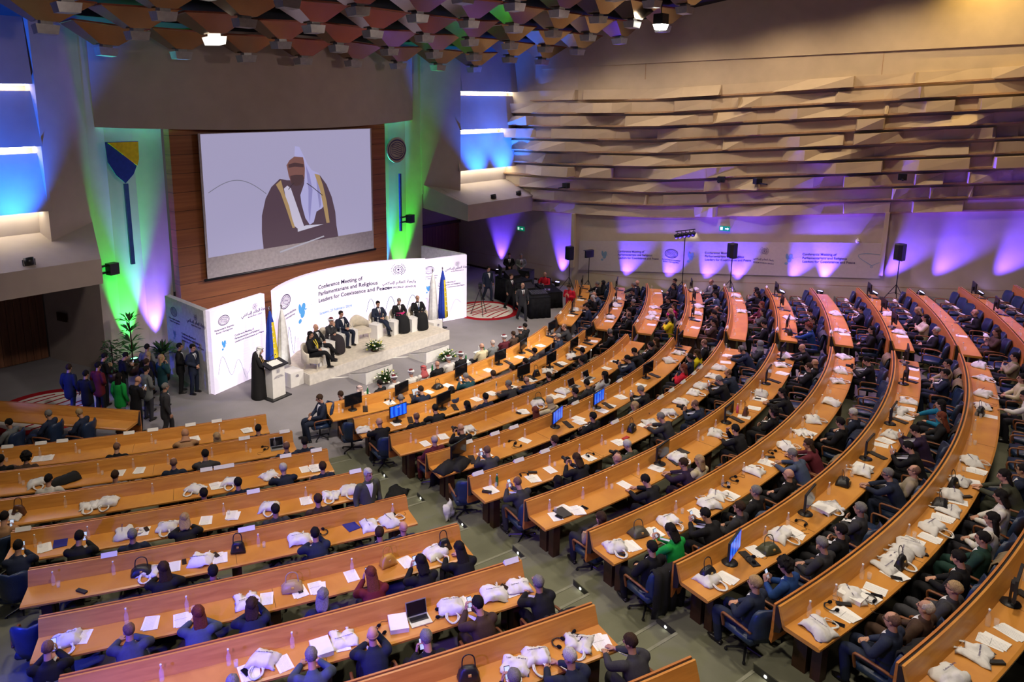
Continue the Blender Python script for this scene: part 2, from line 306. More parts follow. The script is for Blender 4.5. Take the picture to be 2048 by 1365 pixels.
PANEL=[(-2.95,-11.9,'l','k','K','X0',-2.6,'person in black with yellow scarf seated nearest the lectern on the podium'),(-2.35,-11.35,'o','b','K','X0',-2.75,'bald person in black suit seated second from the lectern on the podium'),(-1.55,-10.95,'t','w','C','Mc',-2.9,'person in dark robe and white turban seated on the podium, chin on hand'),(-.75,-10.65,'s','k','N','U0',-3.0,'person in navy suit seated left of the empty podium armchair, legs together'),(.15,-10.6,None,None,None,None,3.0,''),(1.1,-10.6,'s','k','N','X0',2.95,'person in navy suit seated between the empty armchair and the magenta sash'),(1.95,-10.85,'s','g','K','U1',2.85,'person in black robe with magenta sash seated on the podium'),(2.75,-11.1,'f','g','K','U0',2.8,'person in black robe seated at the far podium end by the flags')]
STAND=[('S1',-9.95,-9.3,.02,-60,'s','b','N','person in navy suit standing in blue light on the round rug',(.02,.03,.08)),
('S0',-9.75,-10.15,0,-60,'s','k','K','person in dark blue suit standing with hands clasped beside the plaid shirt',(.02,.025,.07)),
('S0',-9.25,-9.7,0,-70,'s','k','DR','person in dark red plaid shirt standing among the guests by the plants',(.015,.015,.018)),
('S2',-8.9,-9.0,0,-75,'s','k','K','person in black raising a camera at the back of the standing guests',None),
('S2',-8.4,-9.35,0,-90,'s','k','K','person in black jacket and pale shirt looking down at a phone before the plants',(.05,.06,.09)),
('S1',-9.15,-11.05,0,-70,'l','k','G','person in bright green cardigan with long dark hair among the standing guests',(.16,.20,.24)),
('S2',-8.95,-11.7,0,-75,'o','b','K','bald person in black holding up a phone in the front of the standing guests',None),
('S1',-8.55,-12.75,0,-100,'s','g','C','grey-haired person in charcoal suit striding past the end of the near-block desks',None),
('S0',-7.5,-9.1,0,-60,'s','k','GY','person in grey jacket standing at the back beside the blue lit plant',None),
('S1',-7.8,-9.85,0,-60,'m','y','K','fair-haired person in black standing behind the lanyard suit',None),
('S0',-8.1,-10.45,0,-75,'s','b','K','person in black suit with pale lanyard among the standing guests',None),
('S0',-8.35,-11.05,0,-80,'s','k','GY','person in dark grey suit seen in profile among the standing guests',(.04,.04,.05)),
('S3',-7.6,-10.4,0,-85,'l','y','T','fair-haired person in teal trouser suit, hand at chin, at the edge of the guests',(.01,.075,.09)),
('S0',-6.72,-9.75,0,-120,'s','k','K','person in black suit standing guard before the unlit display, the rear one of two',None),
('S0',-6.46,-10.15,0,-155,'s','k','N','person in dark suit with blue tie standing guard before the unlit display, the front one',None),
('S1',7.45,-12.75,0,150,'o','b','C','bald person in charcoal suit standing at the edge of the technicians table',None),
('S1',8.4,-11.3,0,170,'s','b','K','person in dark suit standing close behind the bald one by the draped table',None),
('S1',8.8,-9.55,0,165,'s','k','N','person in navy suit walking on the grey carpet beyond the round rug',None),
('S0',11.9,-8.3,0,140,'s','b','K','person in black jacket with badge standing against the side wall',(.10,.04,.03)),
('S0',12.2,-8.85,0,140,'s','g','GY','person in grey shirt and trousers leaning by the side wall',(.16,.16,.17)),
('S2',8.75,-14.35,0,100,'s','b','RD','person in red shirt standing with a dark folder beside the technicians desk',(.02,.02,.03)),
('S1',6.1,-8.7,0,170,'s','k','K','person in black standing in the dark behind the far display wall',None),
('S1',-8.25,-21.4,.62,170,'s','w','OL','white-haired person in dark olive suit standing in the broad aisle by the fourth near-block desk',(.05,.055,.04)),
('S1',9.9,-5.3,0,160,'s','k','K','person in black standing by the doors beyond the far pylon',None)]
SEATED_EXTRA=[(-5.45,-15.75,70,'s','b','N','person in navy suit with white papers seated beside the first centre desk end'),(10.95,-11.3,100,'o','b','RD','person in red shirt seated at the technicians desk'),(10.1,-10.9,120,'s','k','K','person in black seated behind the mixing gear'),(-11.2,-11.35,35,'s','g','N','person in navy suit with grey hair seated at the angled side desk'),(-10.55,-11.9,35,'s','y','N','fair-haired person in navy suit seated at the angled side desk'),(-12.1,-11.2,35,'s','k','GY','person in grey jacket seated at the outer end of the angled side desk')]
STANDS=[(13.0,-11.35,0,1.65,'s','black loudspeaker on tripod, the one nearest the stage'),(13.15,-12.4,0,1.95,'b','small black light panel on tripod beside the nearest loudspeaker'),(14.95,-18.75,.79,1.75,'s','black loudspeaker on tripod before the middle of the banner'),(16.4,-24.9,1.40,1.75,'s','black loudspeaker on tripod beyond the end of the banner'),(14.45,-16.7,.45,3.05,'l','row of five spotlights on a tall black tripod before the banner')]
PEOPLE=[
('R',1,-0.2219,1.13,'s','g','N',''),('R',1,-0.1733,0.65,'s','b','N','tablet'),('R',1,-0.1362,1.42,'m','k','PK',''),('R',1,-0.0749,0.69,'s','g','T','phone'),
('R',1,-0.0317,1.33,'s','b','K',''),('R',1,0.013,1.39,'s','k','K',''),('R',1,0.056,1.35,'s','k','BR',''),('R',1,0.1108,1.06,'s','k','C',''),
('R',1,0.2176,0.95,'s','g','N','chin'),('R',1,0.2979,0.42,'f','b','C',''),('R',2,-0.2908,0.53,'o','k','K',''),('R',2,-0.242,1.04,'f','k','K',''),
('R',2,-0.2031,0.62,'s','k','K','chin'),('R',2,-0.1626,1.18,'l','k','K',''),('R',2,-0.1229,1.08,'s','k','N',''),('R',2,-0.0563,0.58,'s','g','C',''),
('R',2,-0.0207,0.78,'o','r','N','hd'),('R',2,0.0115,1.25,'s','b','K',''),('R',2,0.1065,1.27,'s','k','C',''),('R',2,0.1475,0.82,'s','k','K',''),
('R',2,0.2729,1.02,'s','g','K','hd'),('R',3,-0.2182,0.65,'o','k','K','cam'),('R',3,-0.2624,1.07,'f','w','MA',''),('R',3,-0.1129,1.23,'l','r','K',''),
('R',3,-0.0748,0.97,'h','y','CR',''),('R',3,-0.0283,1.11,'s','k','K',''),('R',3,0.0083,1.01,'s','k','C',''),('R',3,0.0525,1.04,'l','k','LG',''),
('R',3,0.1425,0.76,'s','k','N','cam'),('R',3,0.1837,0.73,'s','k','K',''),('R',3,0.2172,1.12,'s','k','K',''),('R',3,0.2438,1.16,'m','b','BR',''),
('R',4,-0.2324,0.59,'f','k','C','phone'),('R',4,-0.1613,1.28,'s','b','GY',''),('R',4,-0.0858,1.01,'s','k','K',''),('R',4,-0.0241,1.33,'m','y','SG',''),
('R',4,0.0273,0.73,'s','g','K','phone'),('R',4,0.1284,1.17,'m','r','RD',''),('R',4,0.174,1.04,'s','k','N',''),('R',4,0.1987,1.14,'m','b','YE',''),
('R',4,0.2492,1.11,'f','b','K','gl'),('R',5,-0.25,0.7,'f','k','C','phone'),('R',5,-0.2219,1.34,'m','k','OL',''),('R',5,-0.1791,0.64,'m','b','K','cam'),
('R',5,-0.1508,1.34,'o','b','N',''),('R',5,-0.1224,1.17,'s','w','OL','cam'),('R',5,-0.0373,0.6,'s','g','C',''),('R',5,0.0158,0.79,'f','k','N','cam'),
('R',5,0.102,0.64,'s','g','K','phone'),('R',5,0.1322,0.68,'f','b','N',''),('R',5,0.2341,0.57,'s','g','N','hd'),('R',5,0.259,1.14,'h','g','C',''),
('R',6,-0.2374,1.33,'l','b','FL',''),('R',6,-0.166,0.74,'s','k','K','gl'),('R',6,-0.1207,0.76,'s','b','PU',''),('R',6,-0.1104,1.09,'m','y','CR',''),
('R',6,-0.028,0.69,'s','k','K','chin'),('R',6,0.0299,1.14,'u','k','K',''),('R',6,0.0905,0.76,'l','k','K',''),('R',6,0.1797,1.11,'s','b','K',''),
('R',6,0.1997,1.24,'o','k','K',''),('R',6,0.2556,0.61,'o','k','K',''),('R',7,-0.2178,0.83,'m','k','G','phone'),('R',7,-0.2427,1.05,'s','k','K',''),
('R',7,-0.1821,0.72,'s','k','K','phone'),('R',7,-0.1594,1.13,'s','b','C',''),('R',7,-0.132,0.99,'s','g','K',''),('R',7,-0.0912,1.11,'o','r','K',''),
('R',7,-0.0517,0.66,'s','g','BG',''),('R',7,-0.0261,0.67,'m','b','MA',''),('R',7,0.0299,1.03,'s','k','K',''),('R',7,0.0583,1.12,'s','w','N',''),
('R',7,0.2146,0.83,'s','k','K','cam'),('R',8,-0.2289,1.06,'s','y','N',''),('R',8,-0.2019,1.26,'u','k','B','phone'),('R',8,-0.1667,1.13,'s','g','C',''),
('R',8,-0.145,1.1,'s','k','K','gl'),('R',8,-0.1125,1.01,'s','g','C',''),('R',8,-0.0483,0.74,'s','g','N','gl'),('R',8,-0.0343,1.2,'f','b','BE','gl'),
('R',8,0.0056,0.7,'s','k','K','phone'),('R',8,0.0395,0.64,'s','k','PU','phone'),('R',8,0.0776,1.16,'l','r','K',''),('R',8,0.1072,0.97,'m','k','TB',''),
('R',8,0.1918,1.07,'s','k','N',''),('R',8,0.2233,1.15,'s','k','BE',''),('R',9,-0.209,1.07,'f','k','N','gl'),('R',9,-0.1869,1.21,'f','w','BR',''),
('R',9,-0.1618,1.27,'s','y','C','gl'),('R',9,-0.1343,1.08,'s','k','K',''),('R',9,-0.1058,1.12,'s','k','DG',''),('R',9,-0.0802,1.06,'l','k','W',''),
('R',9,-0.0483,1.01,'m','k','W',''),('R',9,-0.0135,0.75,'m','k','OL',''),('R',9,-0.0012,1.11,'s','k','N','gl'),('R',9,0.1477,0.96,'m','k','W',''),
('R',9,0.1903,1.01,'l','k','CR',''),('R',9,0.2519,1.08,'s','k','KH',''),('R',10,-0.232,0.29,'s','k','PU',''),('F',1,0.5578,1.17,'h','k','K',''),
('F',1,0.5516,0.84,'s','g','K',''),('F',1,0.4898,0.79,'o','k','BG',''),('F',1,0.4561,0.8,'m','w','K',''),('F',1,0.3995,0.81,'s','k','N','chin'),
('F',2,0.549,1.09,'o','b','K',''),('F',2,0.5368,0.85,'s','g','N',''),('F',2,0.5024,0.75,'s','k','K',''),('F',2,0.4301,1.04,'s','g','K',''),
('F',2,0.3847,1.0,'s','k','K',''),('F',2,0.3614,1.12,'f','k','K','hd'),('F',3,0.5514,1.13,'s','k','N',''),('F',3,0.5205,1.0,'m','k','K',''),
('F',3,0.4512,0.64,'l','k','K',''),('F',3,0.4122,1.07,'m','b','MG',''),('F',3,0.3831,0.97,'m','y','GY',''),('F',3,0.3531,1.1,'m','k','YE',''),
('F',4,0.5371,1.02,'f','k','GY',''),('F',4,0.5062,1.11,'h','k','K',''),('F',4,0.4714,0.95,'s','k','BG',''),('F',4,0.3969,1.05,'f','k','K',''),
('F',4,0.3744,1.0,'s','k','BR',''),('F',4,0.3397,1.04,'s','k','BR',''),('F',5,0.4848,0.99,'h','k','GY',''),('F',5,0.4687,0.94,'m','k','K',''),
('F',5,0.4168,1.04,'m','r','MA',''),('F',5,0.385,1.06,'l','k','OL',''),('F',5,0.3384,1.13,'s','k','K',''),('F',6,0.3864,0.96,'s','k','K',''),
('F',6,0.3559,1.01,'s','k','K',''),('F',6,0.3292,0.83,'u','r','B',''),('F',7,0.3928,1.03,'s','k','K','chin'),('F',7,0.3223,1.07,'l','k','K',''),
('F',8,0.387,1.11,'m','y','K',''),('F',8,0.3619,1.13,'l','k','CR',''),('F',8,0.3253,1.21,'s','w','K',''),('F',9,0.3757,0.91,'o','b','K',''),
('F',9,0.3188,1.07,'m','b','BR',''),('L',1,-0.457,0.6,'h','r','CA',''),('L',1,-0.4401,1.27,'l','y','K',''),('L',1,-0.4169,1.22,'s','k','N',''),
('L',1,-0.537,0.97,'u','k','BR',''),('L',1,-0.4921,1.1,'f','k','K',''),('L',1,-0.5492,0.99,'s','k','K',''),('L',2,-0.5176,1.01,'s','k','W',''),
('L',2,-0.4881,1.23,'s','b','GY',''),('L',2,-0.4616,0.99,'f','k','N',''),('L',2,-0.4473,0.52,'s','k','C',''),('L',2,-0.4066,1.12,'f','k','N',''),
('L',2,-0.3968,1.07,'s','k','N',''),('L',3,-0.448,1.28,'s','k','K',''),('L',3,-0.4336,1.12,'s','k','N',''),('L',3,-0.4119,0.51,'s','w','N',''),
('L',3,-0.3955,1.11,'s','b','N',''),('L',3,-0.5256,1.11,'s','k','CA','phone'),('L',4,-0.4928,0.4,'s','k','K','phone'),('L',4,-0.4736,1.06,'s','g','N',''),
('L',4,-0.4554,0.62,'m','y','K',''),('L',4,-0.5124,0.53,'s','k','N','phone'),('L',4,-0.4216,1.11,'s','k','C',''),('L',4,-0.4045,1.05,'s','b','BR',''),
('L',4,-0.3884,1.23,'f','k','K',''),('L',5,-0.4616,0.7,'l','b','K',''),('L',5,-0.4456,1.26,'s','k','N',''),('L',5,-0.4105,0.56,'s','k','N','chin'),
('L',5,-0.39,1.26,'s','b','N',''),('L',5,-0.3809,1.23,'o','b','N',''),('L',6,-0.4684,0.69,'f','b','GN',''),('L',6,-0.4511,0.66,'l','r','BG',''),
('L',6,-0.4883,0.72,'f','b','K','phone'),('L',6,-0.4359,0.74,'m','b','N','chin'),('L',6,-0.4161,1.17,'m','g','N',''),('L',6,-0.4002,0.71,'l','r','DR','phone'),
('L',6,-0.3836,0.73,'m','k','K','phone'),('L',6,-0.3693,0.69,'l','k','K',''),('L',7,-0.4244,0.74,'s','g','BG',''),('L',7,-0.4083,0.62,'o','b','N','chin'),
('L',7,-0.3959,1.37,'s','g','K','phone'),('L',7,-0.3776,0.64,'s','k','BR','phone'),('L',7,-0.358,0.59,'s','g','K','chin'),('L',7,-0.443,1.0,'s','g','N',''),
('L',8,-0.3683,0.65,'s','w','N',''),('L',8,-0.3522,0.77,'s','b','C',''),('L',8,-0.3837,0.66,'s','g','K','phone'),
]
ITEMS=[
('tote','R',2,-0.3051,0.18),('tote','R',3,-0.1895,0.39),('tote','R',2,0.0752,0.44),('tote','R',2,0.1644,0.42),('tote','R',3,0.002,0.29),
('tote','R',3,-0.0581,0.36),('tote','R',4,0.241,0.36),('tote','R',4,0.1972,0.19),('tote','R',5,0.0831,0.26),('tote','R',5,0.1857,0.22),
('tote','R',5,0.1518,0.24),('tote','R',5,0.1086,0.27),('tote','R',5,0.0457,0.28),('tote','R',5,0.0081,0.39),('tote','R',5,-0.0287,0.18),
('tote','R',6,-0.0906,0.34),('tote','R',6,-0.0189,0.3),('tote','R',6,0.1103,0.13),('tote','R',6,0.2196,0.25),('tote','R',6,0.2567,0.35),
('tote','R',7,-0.2435,0.24),('tote','R',7,-0.1902,0.25),('tote','R',7,-0.1323,0.2),('tote','R',7,-0.1485,0.41),('tote','R',7,-0.0761,0.19),
('tote','R',7,-0.0151,0.27),('tote','R',7,0.0241,0.24),('tote','R',7,0.0576,0.24),('tote','R',7,0.2709,0.3),('tote','R',7,0.2132,0.24),
('tote','R',7,0.1785,0.27),('tote','R',7,0.1121,0.46),('tote','R',8,-0.228,0.19),('tote','R',8,-0.1549,0.15),('tote','R',8,-0.0955,0.48),
('tote','R',8,-0.0307,0.36),('tote','R',8,0.0522,0.37),('tote','R',8,0.1088,0.29),('tote','R',8,0.1396,0.46),('tote','R',9,-0.2235,0.51),
('tote','R',9,-0.1865,0.26),('tote','R',9,-0.1299,0.3),('tote','R',9,-0.1467,0.27),('tote','R',9,-0.1259,0.34),('tote','R',9,-0.1441,0.2),
('tote','R',9,-0.0874,0.38),('tote','R',9,-0.0585,0.41),('tote','R',9,-0.0376,0.22),('tote','R',9,-0.0137,0.26),('tote','R',9,0.0234,0.32),
('tote','R',9,0.2196,0.38),('tote','R',9,0.1737,0.33),('tote','R',9,0.1425,0.26),('tote','R',9,0.2737,0.41),('tote','R',10,-0.1914,0.32),
('tote','R',10,-0.2149,-0.01),('tote','F',1,0.4313,0.23),('tote','F',2,0.4572,0.08),('tote','F',2,0.4999,0.28),('tote','F',2,0.3898,0.36),
('tote','F',3,0.4143,0.15),('tote','F',3,0.3915,0.14),('tote','F',3,0.4469,0.25),('tote','F',4,0.4513,0.43),('tote','F',4,0.4151,0.41),
('tote','F',4,0.5571,0.56),('tote','F',5,0.427,0.45),('tote','F',5,0.499,0.38),('tote','F',6,0.3961,0.45),('tote','F',7,0.411,0.38),
('tote','F',7,0.3502,0.29),('tote','F',8,0.4059,0.59),('tote','F',8,0.3467,0.59),('tote','L',2,-0.5274,-0.14),('tote','L',3,-0.4973,0.02),
('tote','L',3,-0.4894,0.08),('tote','L',3,-0.4519,0.3),('tote','L',3,-0.4357,0.16),('tote','L',3,-0.529,-0.06),('tote','L',4,-0.4788,0.04),
('tote','L',4,-0.4628,0.21),('tote','L',4,-0.422,0.04),('tote','L',4,-0.3955,0.11),('tote','L',4,-0.3827,0.24),('tote','L',3,-0.4179,0.07),
('tote','L',5,-0.4501,0.2),('tote','L',5,-0.4671,0.05),('tote','L',5,-0.4152,0.12),('tote','L',5,-0.3884,0.37),('tote','L',5,-0.3804,0.39),
('tote','L',6,-0.4366,0.11),('tote','L',6,-0.3737,0.17),('tote','L',6,-0.4933,0.3),('tote','L',7,-0.4348,0.22),('tote','L',7,-0.4135,0.23),
('tote','L',7,-0.3816,0.21),('tote','L',8,-0.3772,0.19),('tote','L',8,-0.3712,0.21),('tote','L',8,-0.3588,0.22),('tote','L',7,-0.3677,0.23),
('tote','L',7,-0.3571,0.2),('box','L',7,-0.3979,0.3),('box','L',7,-0.4198,0.38),('box','R',8,-0.1039,0.44),('box','R',8,-0.0245,0.33),
('box','R',9,-0.187,0.23),('paper','R',1,-0.2193,0.33),('paper','R',1,-0.1336,0.34),('paper','R',1,-0.0886,0.19),('paper','R',1,0.0223,0.28),
('paper','R',1,0.0249,0.28),('paper','R',1,0.1244,0.37),('paper','R',1,0.2131,0.41),('paper','R',2,-0.2542,0.33),('paper','R',2,-0.1023,0.28),
('paper','R',2,-0.0692,0.28),('paper','R',2,-0.0681,0.27),('paper','R',2,-0.0225,0.4),('paper','R',2,0.0224,0.43),('paper','R',2,0.2317,0.29),
('paper','R',2,0.2731,0.46),('paper','R',2,0.1252,0.4),('paper','R',3,-0.2551,0.41),('paper','R',3,-0.2267,0.31),('paper','R',3,-0.0934,0.4),
('paper','R',3,-0.0117,0.51),('paper','R',3,-0.0227,0.3),('paper','R',3,0.062,0.38),('paper','R',3,0.1325,0.36),('paper','R',3,0.1684,0.33),
('paper','R',4,-0.2198,0.15),('paper','R',4,-0.1593,0.3),('paper','R',4,-0.0675,0.24),('paper','R',4,-0.0741,0.46),('paper','R',4,-0.0056,0.41),
('paper','R',4,-0.0267,0.48),('paper','R',4,0.0267,0.22),('paper','R',4,0.0842,0.35),('paper','R',5,-0.2616,0.27),('paper','R',5,-0.2169,0.4),
('paper','R',5,-0.1914,0.34),('paper','R',5,-0.1438,0.44),('paper','R',5,-0.0948,0.4),('paper','R',5,-0.0398,0.31),('paper','R',5,0.215,0.36),
('paper','R',5,0.2436,0.21),('paper','R',6,-0.2465,0.4),('paper','R',6,-0.2336,0.23),('paper','R',6,-0.2273,0.44),('paper','R',6,-0.1655,0.33),
('paper','R',6,-0.1217,0.23),('paper','R',6,0.0948,0.37),('paper','R',6,0.0394,0.45),('paper','R',6,0.0675,0.44),('paper','R',6,0.1911,0.49),
('paper','R',7,-0.2325,0.46),('paper','R',7,-0.2437,0.4),('paper','R',7,-0.2104,0.36),('paper','R',7,-0.164,0.42),('paper','R',7,-0.1234,0.46),
('paper','R',7,-0.0545,0.29),('paper','R',7,0.0206,0.49),('paper','R',8,-0.2184,0.47),('paper','R',8,-0.1453,0.32),('paper','R',8,-0.1535,0.44),
('paper','R',8,-0.1817,0.21),('paper','R',8,0.0376,0.31),('paper','R',8,0.0277,0.2),('paper','R',8,0.1209,0.45),('paper','R',8,0.0978,0.43),
('paper','R',8,0.2102,0.46),('paper','R',8,0.2376,0.45),('paper','R',9,-0.2034,0.5),('paper','R',9,-0.1709,0.44),('paper','R',9,-0.1806,0.53),
('paper','R',9,-0.1514,0.51),('paper','R',9,-0.1171,0.31),('paper','R',9,-0.0998,0.5),('paper','R',9,-0.0715,0.39),('paper','R',9,-0.0423,0.48),
('paper','R',9,-0.0159,0.49),('paper','R',9,0.0106,0.46),('paper','R',9,0.1243,0.49),('paper','R',10,-0.1649,0.42),('paper','R',10,-0.1784,0.34),
('paper','F',1,0.3981,0.19),('paper','F',1,0.4956,0.16),('paper','F',2,0.3716,0.36),('paper','F',2,0.4416,0.31),('paper','F',3,0.3621,0.5),
('paper','F',3,0.3967,0.43),('paper','F',3,0.532,0.45),('paper','F',4,0.3542,0.48),('paper','F',4,0.3871,0.4),('paper','F',5,0.4801,0.44),
('paper','F',7,0.3406,0.49),('paper','F',8,0.3352,0.54),('paper','F',9,0.3379,0.43),('paper','L',1,-0.5374,0.13),('paper','L',1,-0.5327,0.06),
('paper','L',1,-0.4209,0.21),('paper','L',1,-0.4527,0.08),('paper','L',1,-0.4225,0.18),('paper','L',2,-0.4891,0.11),('paper','L',2,-0.4799,0.28),
('paper','L',3,-0.4432,0.26),('paper','L',3,-0.4005,0.1),('paper','L',3,-0.3959,-0.09),('paper','L',3,-0.3961,0.37),('paper','L',4,-0.4716,0.22),
('paper','L',4,-0.448,0.03),('paper','L',4,-0.4377,0.16),('paper','L',4,-0.4376,0.17),('paper','L',4,-0.4068,0.08),('paper','L',5,-0.4443,0.17),
('paper','L',5,-0.4589,0.21),('paper','L',4,-0.5077,0.09),('paper','L',5,-0.4167,0.25),('paper','L',6,-0.488,0.15),('paper','L',6,-0.4646,0.22),
('paper','L',6,-0.456,0.38),('paper','L',6,-0.4308,0.35),('paper','L',6,-0.421,0.36),('paper','L',6,-0.4156,0.37),('paper','L',6,-0.4034,0.26),
('paper','L',6,-0.3846,0.31),('paper','L',7,-0.4392,0.42),('paper','L',7,-0.43,0.44),('paper','L',7,-0.4187,0.35),('paper','L',7,-0.3776,0.16),
('paper','L',7,-0.3774,0.19),('paper','L',7,-0.362,0.21),('paper','L',8,-0.3533,0.41),('mon:d','R',1,-0.2854,0.14),('mon:d','R',1,-0.1904,0.07),
('mon:d','R',1,-0.0517,0.09),('mon:d','R',1,0.065,0.17),('mon:d','R',1,0.1519,0.24),('mon:d','R',1,0.3026,0.16),('mon:b','R',2,-0.2485,0.07),
('mon:d','R',2,-0.1672,0.03),('mon:d','R',2,0.0147,0.13),('mon:d','R',2,0.0966,0.38),('mon:d','R',2,0.1933,0.22),('mon:d','R',2,0.2724,0.23),
('mon:d','R',4,-0.2522,0.08),('mon:b','R',4,-0.1052,0.2),('mon:b','R',4,-0.0234,0.2),('mon:d','R',4,0.1129,0.23),('mon:d','R',4,0.2872,0.16),
('mon:d','R',6,-0.1115,0.26),('mon:d','R',6,0.0142,0.23),('mon:d','R',6,0.1474,0.24),('mon:d','R',6,0.2424,0.31),('mon:b','R',8,-0.2037,0.25),
('mon:d','R',8,-0.1169,0.21),('mon:d','R',8,-0.0056,0.22),('mon:d','R',8,0.0766,0.26),('mon:d','R',8,0.187,0.29),('mon:d','R',8,0.2615,0.36),
('mon:d','R',10,-0.142,0.27),('mon:d','F',1,0.5895,0.09),('mon:d','F',1,0.5185,-0.06),('mon:d','F',1,0.4213,-0.06),('mon:d','F',2,0.5797,0.09),
('mon:d','F',2,0.4864,0.0),('mon:d','F',2,0.4056,0.11),('mon:d','F',4,0.5493,0.28),('mon:d','F',4,0.4764,0.18),('mon:d','F',4,0.3958,0.16),
('mon:d','F',6,0.5104,0.37),('mon:d','F',6,0.4398,0.29),('mon:d','F',6,0.3527,0.35),('mon:d','F',8,0.4791,0.46),('mon:d','F',8,0.4158,0.41),
('mon:d','F',8,0.3634,0.43),('mon:d','F',10,0.4674,0.74),('mon:d','F',10,0.405,0.66),('lap','L',2,-0.4088,0.32),('lap','R',3,0.0318,0.38),
('lap','R',3,0.0752,0.42),('lap','L',7,-0.3917,0.39),('hp','R',1,-0.2171,0.01),('hp','R',2,0.0874,-0.59),('hp','R',3,-0.1928,0.47),
('hp','R',4,-0.1756,0.02),('hp','R',4,-0.1745,0.41),('hp','R',5,-0.2195,0.19),('hp','R',5,-0.1397,0.44),('hp','R',7,-0.099,0.16),
('hp','R',7,-0.1127,0.24),('hp','R',7,-0.0328,0.14),('hp','R',8,-0.1914,0.42),('hp','R',8,-0.1314,0.34),('hp','R',9,-0.2033,0.29),
('hp','R',9,-0.1825,0.49),('hp','R',9,0.1435,0.43),('hp','L',2,-0.4159,0.01),('hp','L',5,-0.3746,0.26),('hp','L',7,-0.403,0.34),
('hp','L',7,-0.386,0.35),('hp','L',8,-0.3632,0.08),('hp','L',8,-0.3533,0.1),('hp','L',4,-0.3873,0.26),('hp','L',5,-0.4062,0.19),
('rec','R',5,-0.2092,0.16),('rec','R',5,-0.267,0.36),('rec','R',7,-0.0429,0.25),('rec','R',9,-0.1962,0.34),('rec','R',9,-0.0326,0.51),
('rec','R',9,-0.1209,0.52),('rec','R',10,-0.1903,0.54),('rec','R',10,-0.2117,0.28),('rec','L',8,-0.3506,0.18),('rec','L',5,-0.4877,2.33),
('ph','R',6,-0.2188,0.47),('ph','R',6,-0.2449,0.46),('ph','R',7,-0.2456,0.51),('ph','R',6,0.0955,0.34),('ph','R',9,-0.2117,0.51),
('ph','R',9,-0.1536,0.53),('ph','R',9,-0.1756,0.6),('ph','L',6,-0.4205,0.35),('ph','L',7,-0.4395,0.43),('ph','L',4,-0.4706,0.26),
('ph','L',7,-0.3616,0.21),('ph','L',5,-0.4556,0.21),('ph','R',2,-0.0246,0.36),('ph','R',3,-0.1012,0.42),('ph','L',5,-0.4448,0.06),
('bag_black','R',8,-0.2268,0.28),('bag_green','R',8,-0.1747,0.42),('bag_olive','R',7,-0.2193,0.19),('bag_black','R',5,-0.0609,0.26),('bag_brown','R',6,0.0449,0.42),
('bag_black','R',9,-0.1418,0.5),('bag_green','R',3,-0.0514,-0.02),('bag_mustard','L',6,-0.3905,0.21),('bag_black','L',6,-0.3694,0.11),('bag_tan','L',6,-0.4225,0.12),
('bag_black','L',5,-0.4695,0.3),('bag_black','L',5,-0.4371,0.04),('bag_black','L',8,-0.3895,0.17),('bag_black','R',9,-0.0556,0.17),('bag_black','R',9,-0.0254,0.19),
('bag_black','R',9,0.1239,0.26),('bag_black','R',8,-0.0577,0.23),('bag_black','R',2,0.0447,0.37),('bag_black','F',6,0.336,0.39),('bag_black','R',1,-0.1092,0.17),
('bag_brown','L',3,-0.5259,0.21),('coat','L',2,-0.5142,0.09),('coat','R',4,-0.2703,0.51),('coat','R',4,-0.2549,0.42),('folder_blue','L',5,-0.3948,0.21),
('folder_blue','L',4,-0.5021,0.09),('folder_black','R',6,-0.2386,0.38),('folder_red','R',5,-0.0803,0.39),('folder_black','R',6,-0.0767,0.18),('bottle_pink','R',6,0.0447,0.21),
('bottle_green','R',5,-0.2517,-0.01),
]
CARDS=[
('L',1,-0.5541),('L',1,-0.5366),('L',1,-0.5253),('L',1,-0.4892),('L',1,-0.4759),('L',1,-0.4544),
('L',1,-0.439),('L',2,-0.4258),('L',2,-0.4256),('L',2,-0.4035),('L',3,-0.4465),('L',3,-0.4403),
('L',3,-0.4086),('L',3,-0.3931),('L',3,-0.4364),('L',4,-0.4278),('L',4,-0.3824),('L',5,-0.433),
('L',4,-0.5158),('L',5,-0.4802),('L',5,-0.4338),('L',7,-0.3585),('R',5,-0.2667),('R',5,-0.2187),
('R',5,-0.1853),('R',4,-0.2316),('R',4,-0.193),('R',4,-0.1645),('R',4,-0.0545),('R',4,-0.164),
('R',4,-0.0029),('R',4,0.0513),('R',5,-0.0767),('R',5,0.0198),('R',5,0.0484),('R',5,0.0826),
('R',5,0.1208),('R',5,0.1479),('F',1,0.3736),('F',2,0.353),('F',3,0.3426),('F',4,0.3361),
('F',5,0.3262),('F',6,0.324),('F',7,0.3183),('F',4,0.5311),('F',5,0.5247),('F',6,0.5065),
]
# ---------------------------------------------------------------- side acoustic wall
def wallx(y): return 13.75 if y>-11 else 13.75+.245*(-11-y)
def wbase(s):   # s runs along the wall from the stage corner (s=0 at y=-3.3); returns point and inward normal
    L1=7.7
    if s<L1: return Vector((13.75,-3.3-s,0)),Vector((-1,0,0))
    d=Vector((.245,-1,0)).normalized(); p=Vector((13.75,-11,0))+d*(s-L1); return p,Vector((-1,-.245,0)).normalized()
mb=MB()
for y0,y1 in ((3,-11),(-11,-44)):
    a=(wallx(y0),y0);b=(wallx(y1),y1); mb.prism([a,b,(b[0]+.4,b[1]),(a[0]+.4,a[1])],-.3,19)
struct('wall_right',mb,MT['beige'])
def botz(s): y=-3.3-s*.97; return 3.62+.03*max(0,-3.7-y) if y>-14.7 else 3.95+.105*(-14.7-y)
def topz(s): y=-3.3-s*.97; return 10.15 if y>-14.4 else 10.15+.05*(-14.4-y)
NB=10; random.seed(11)
starts=[0.2,0.4,3.2,2.6,.3,.3,.6,2.2,3.2,4.8,6.0]
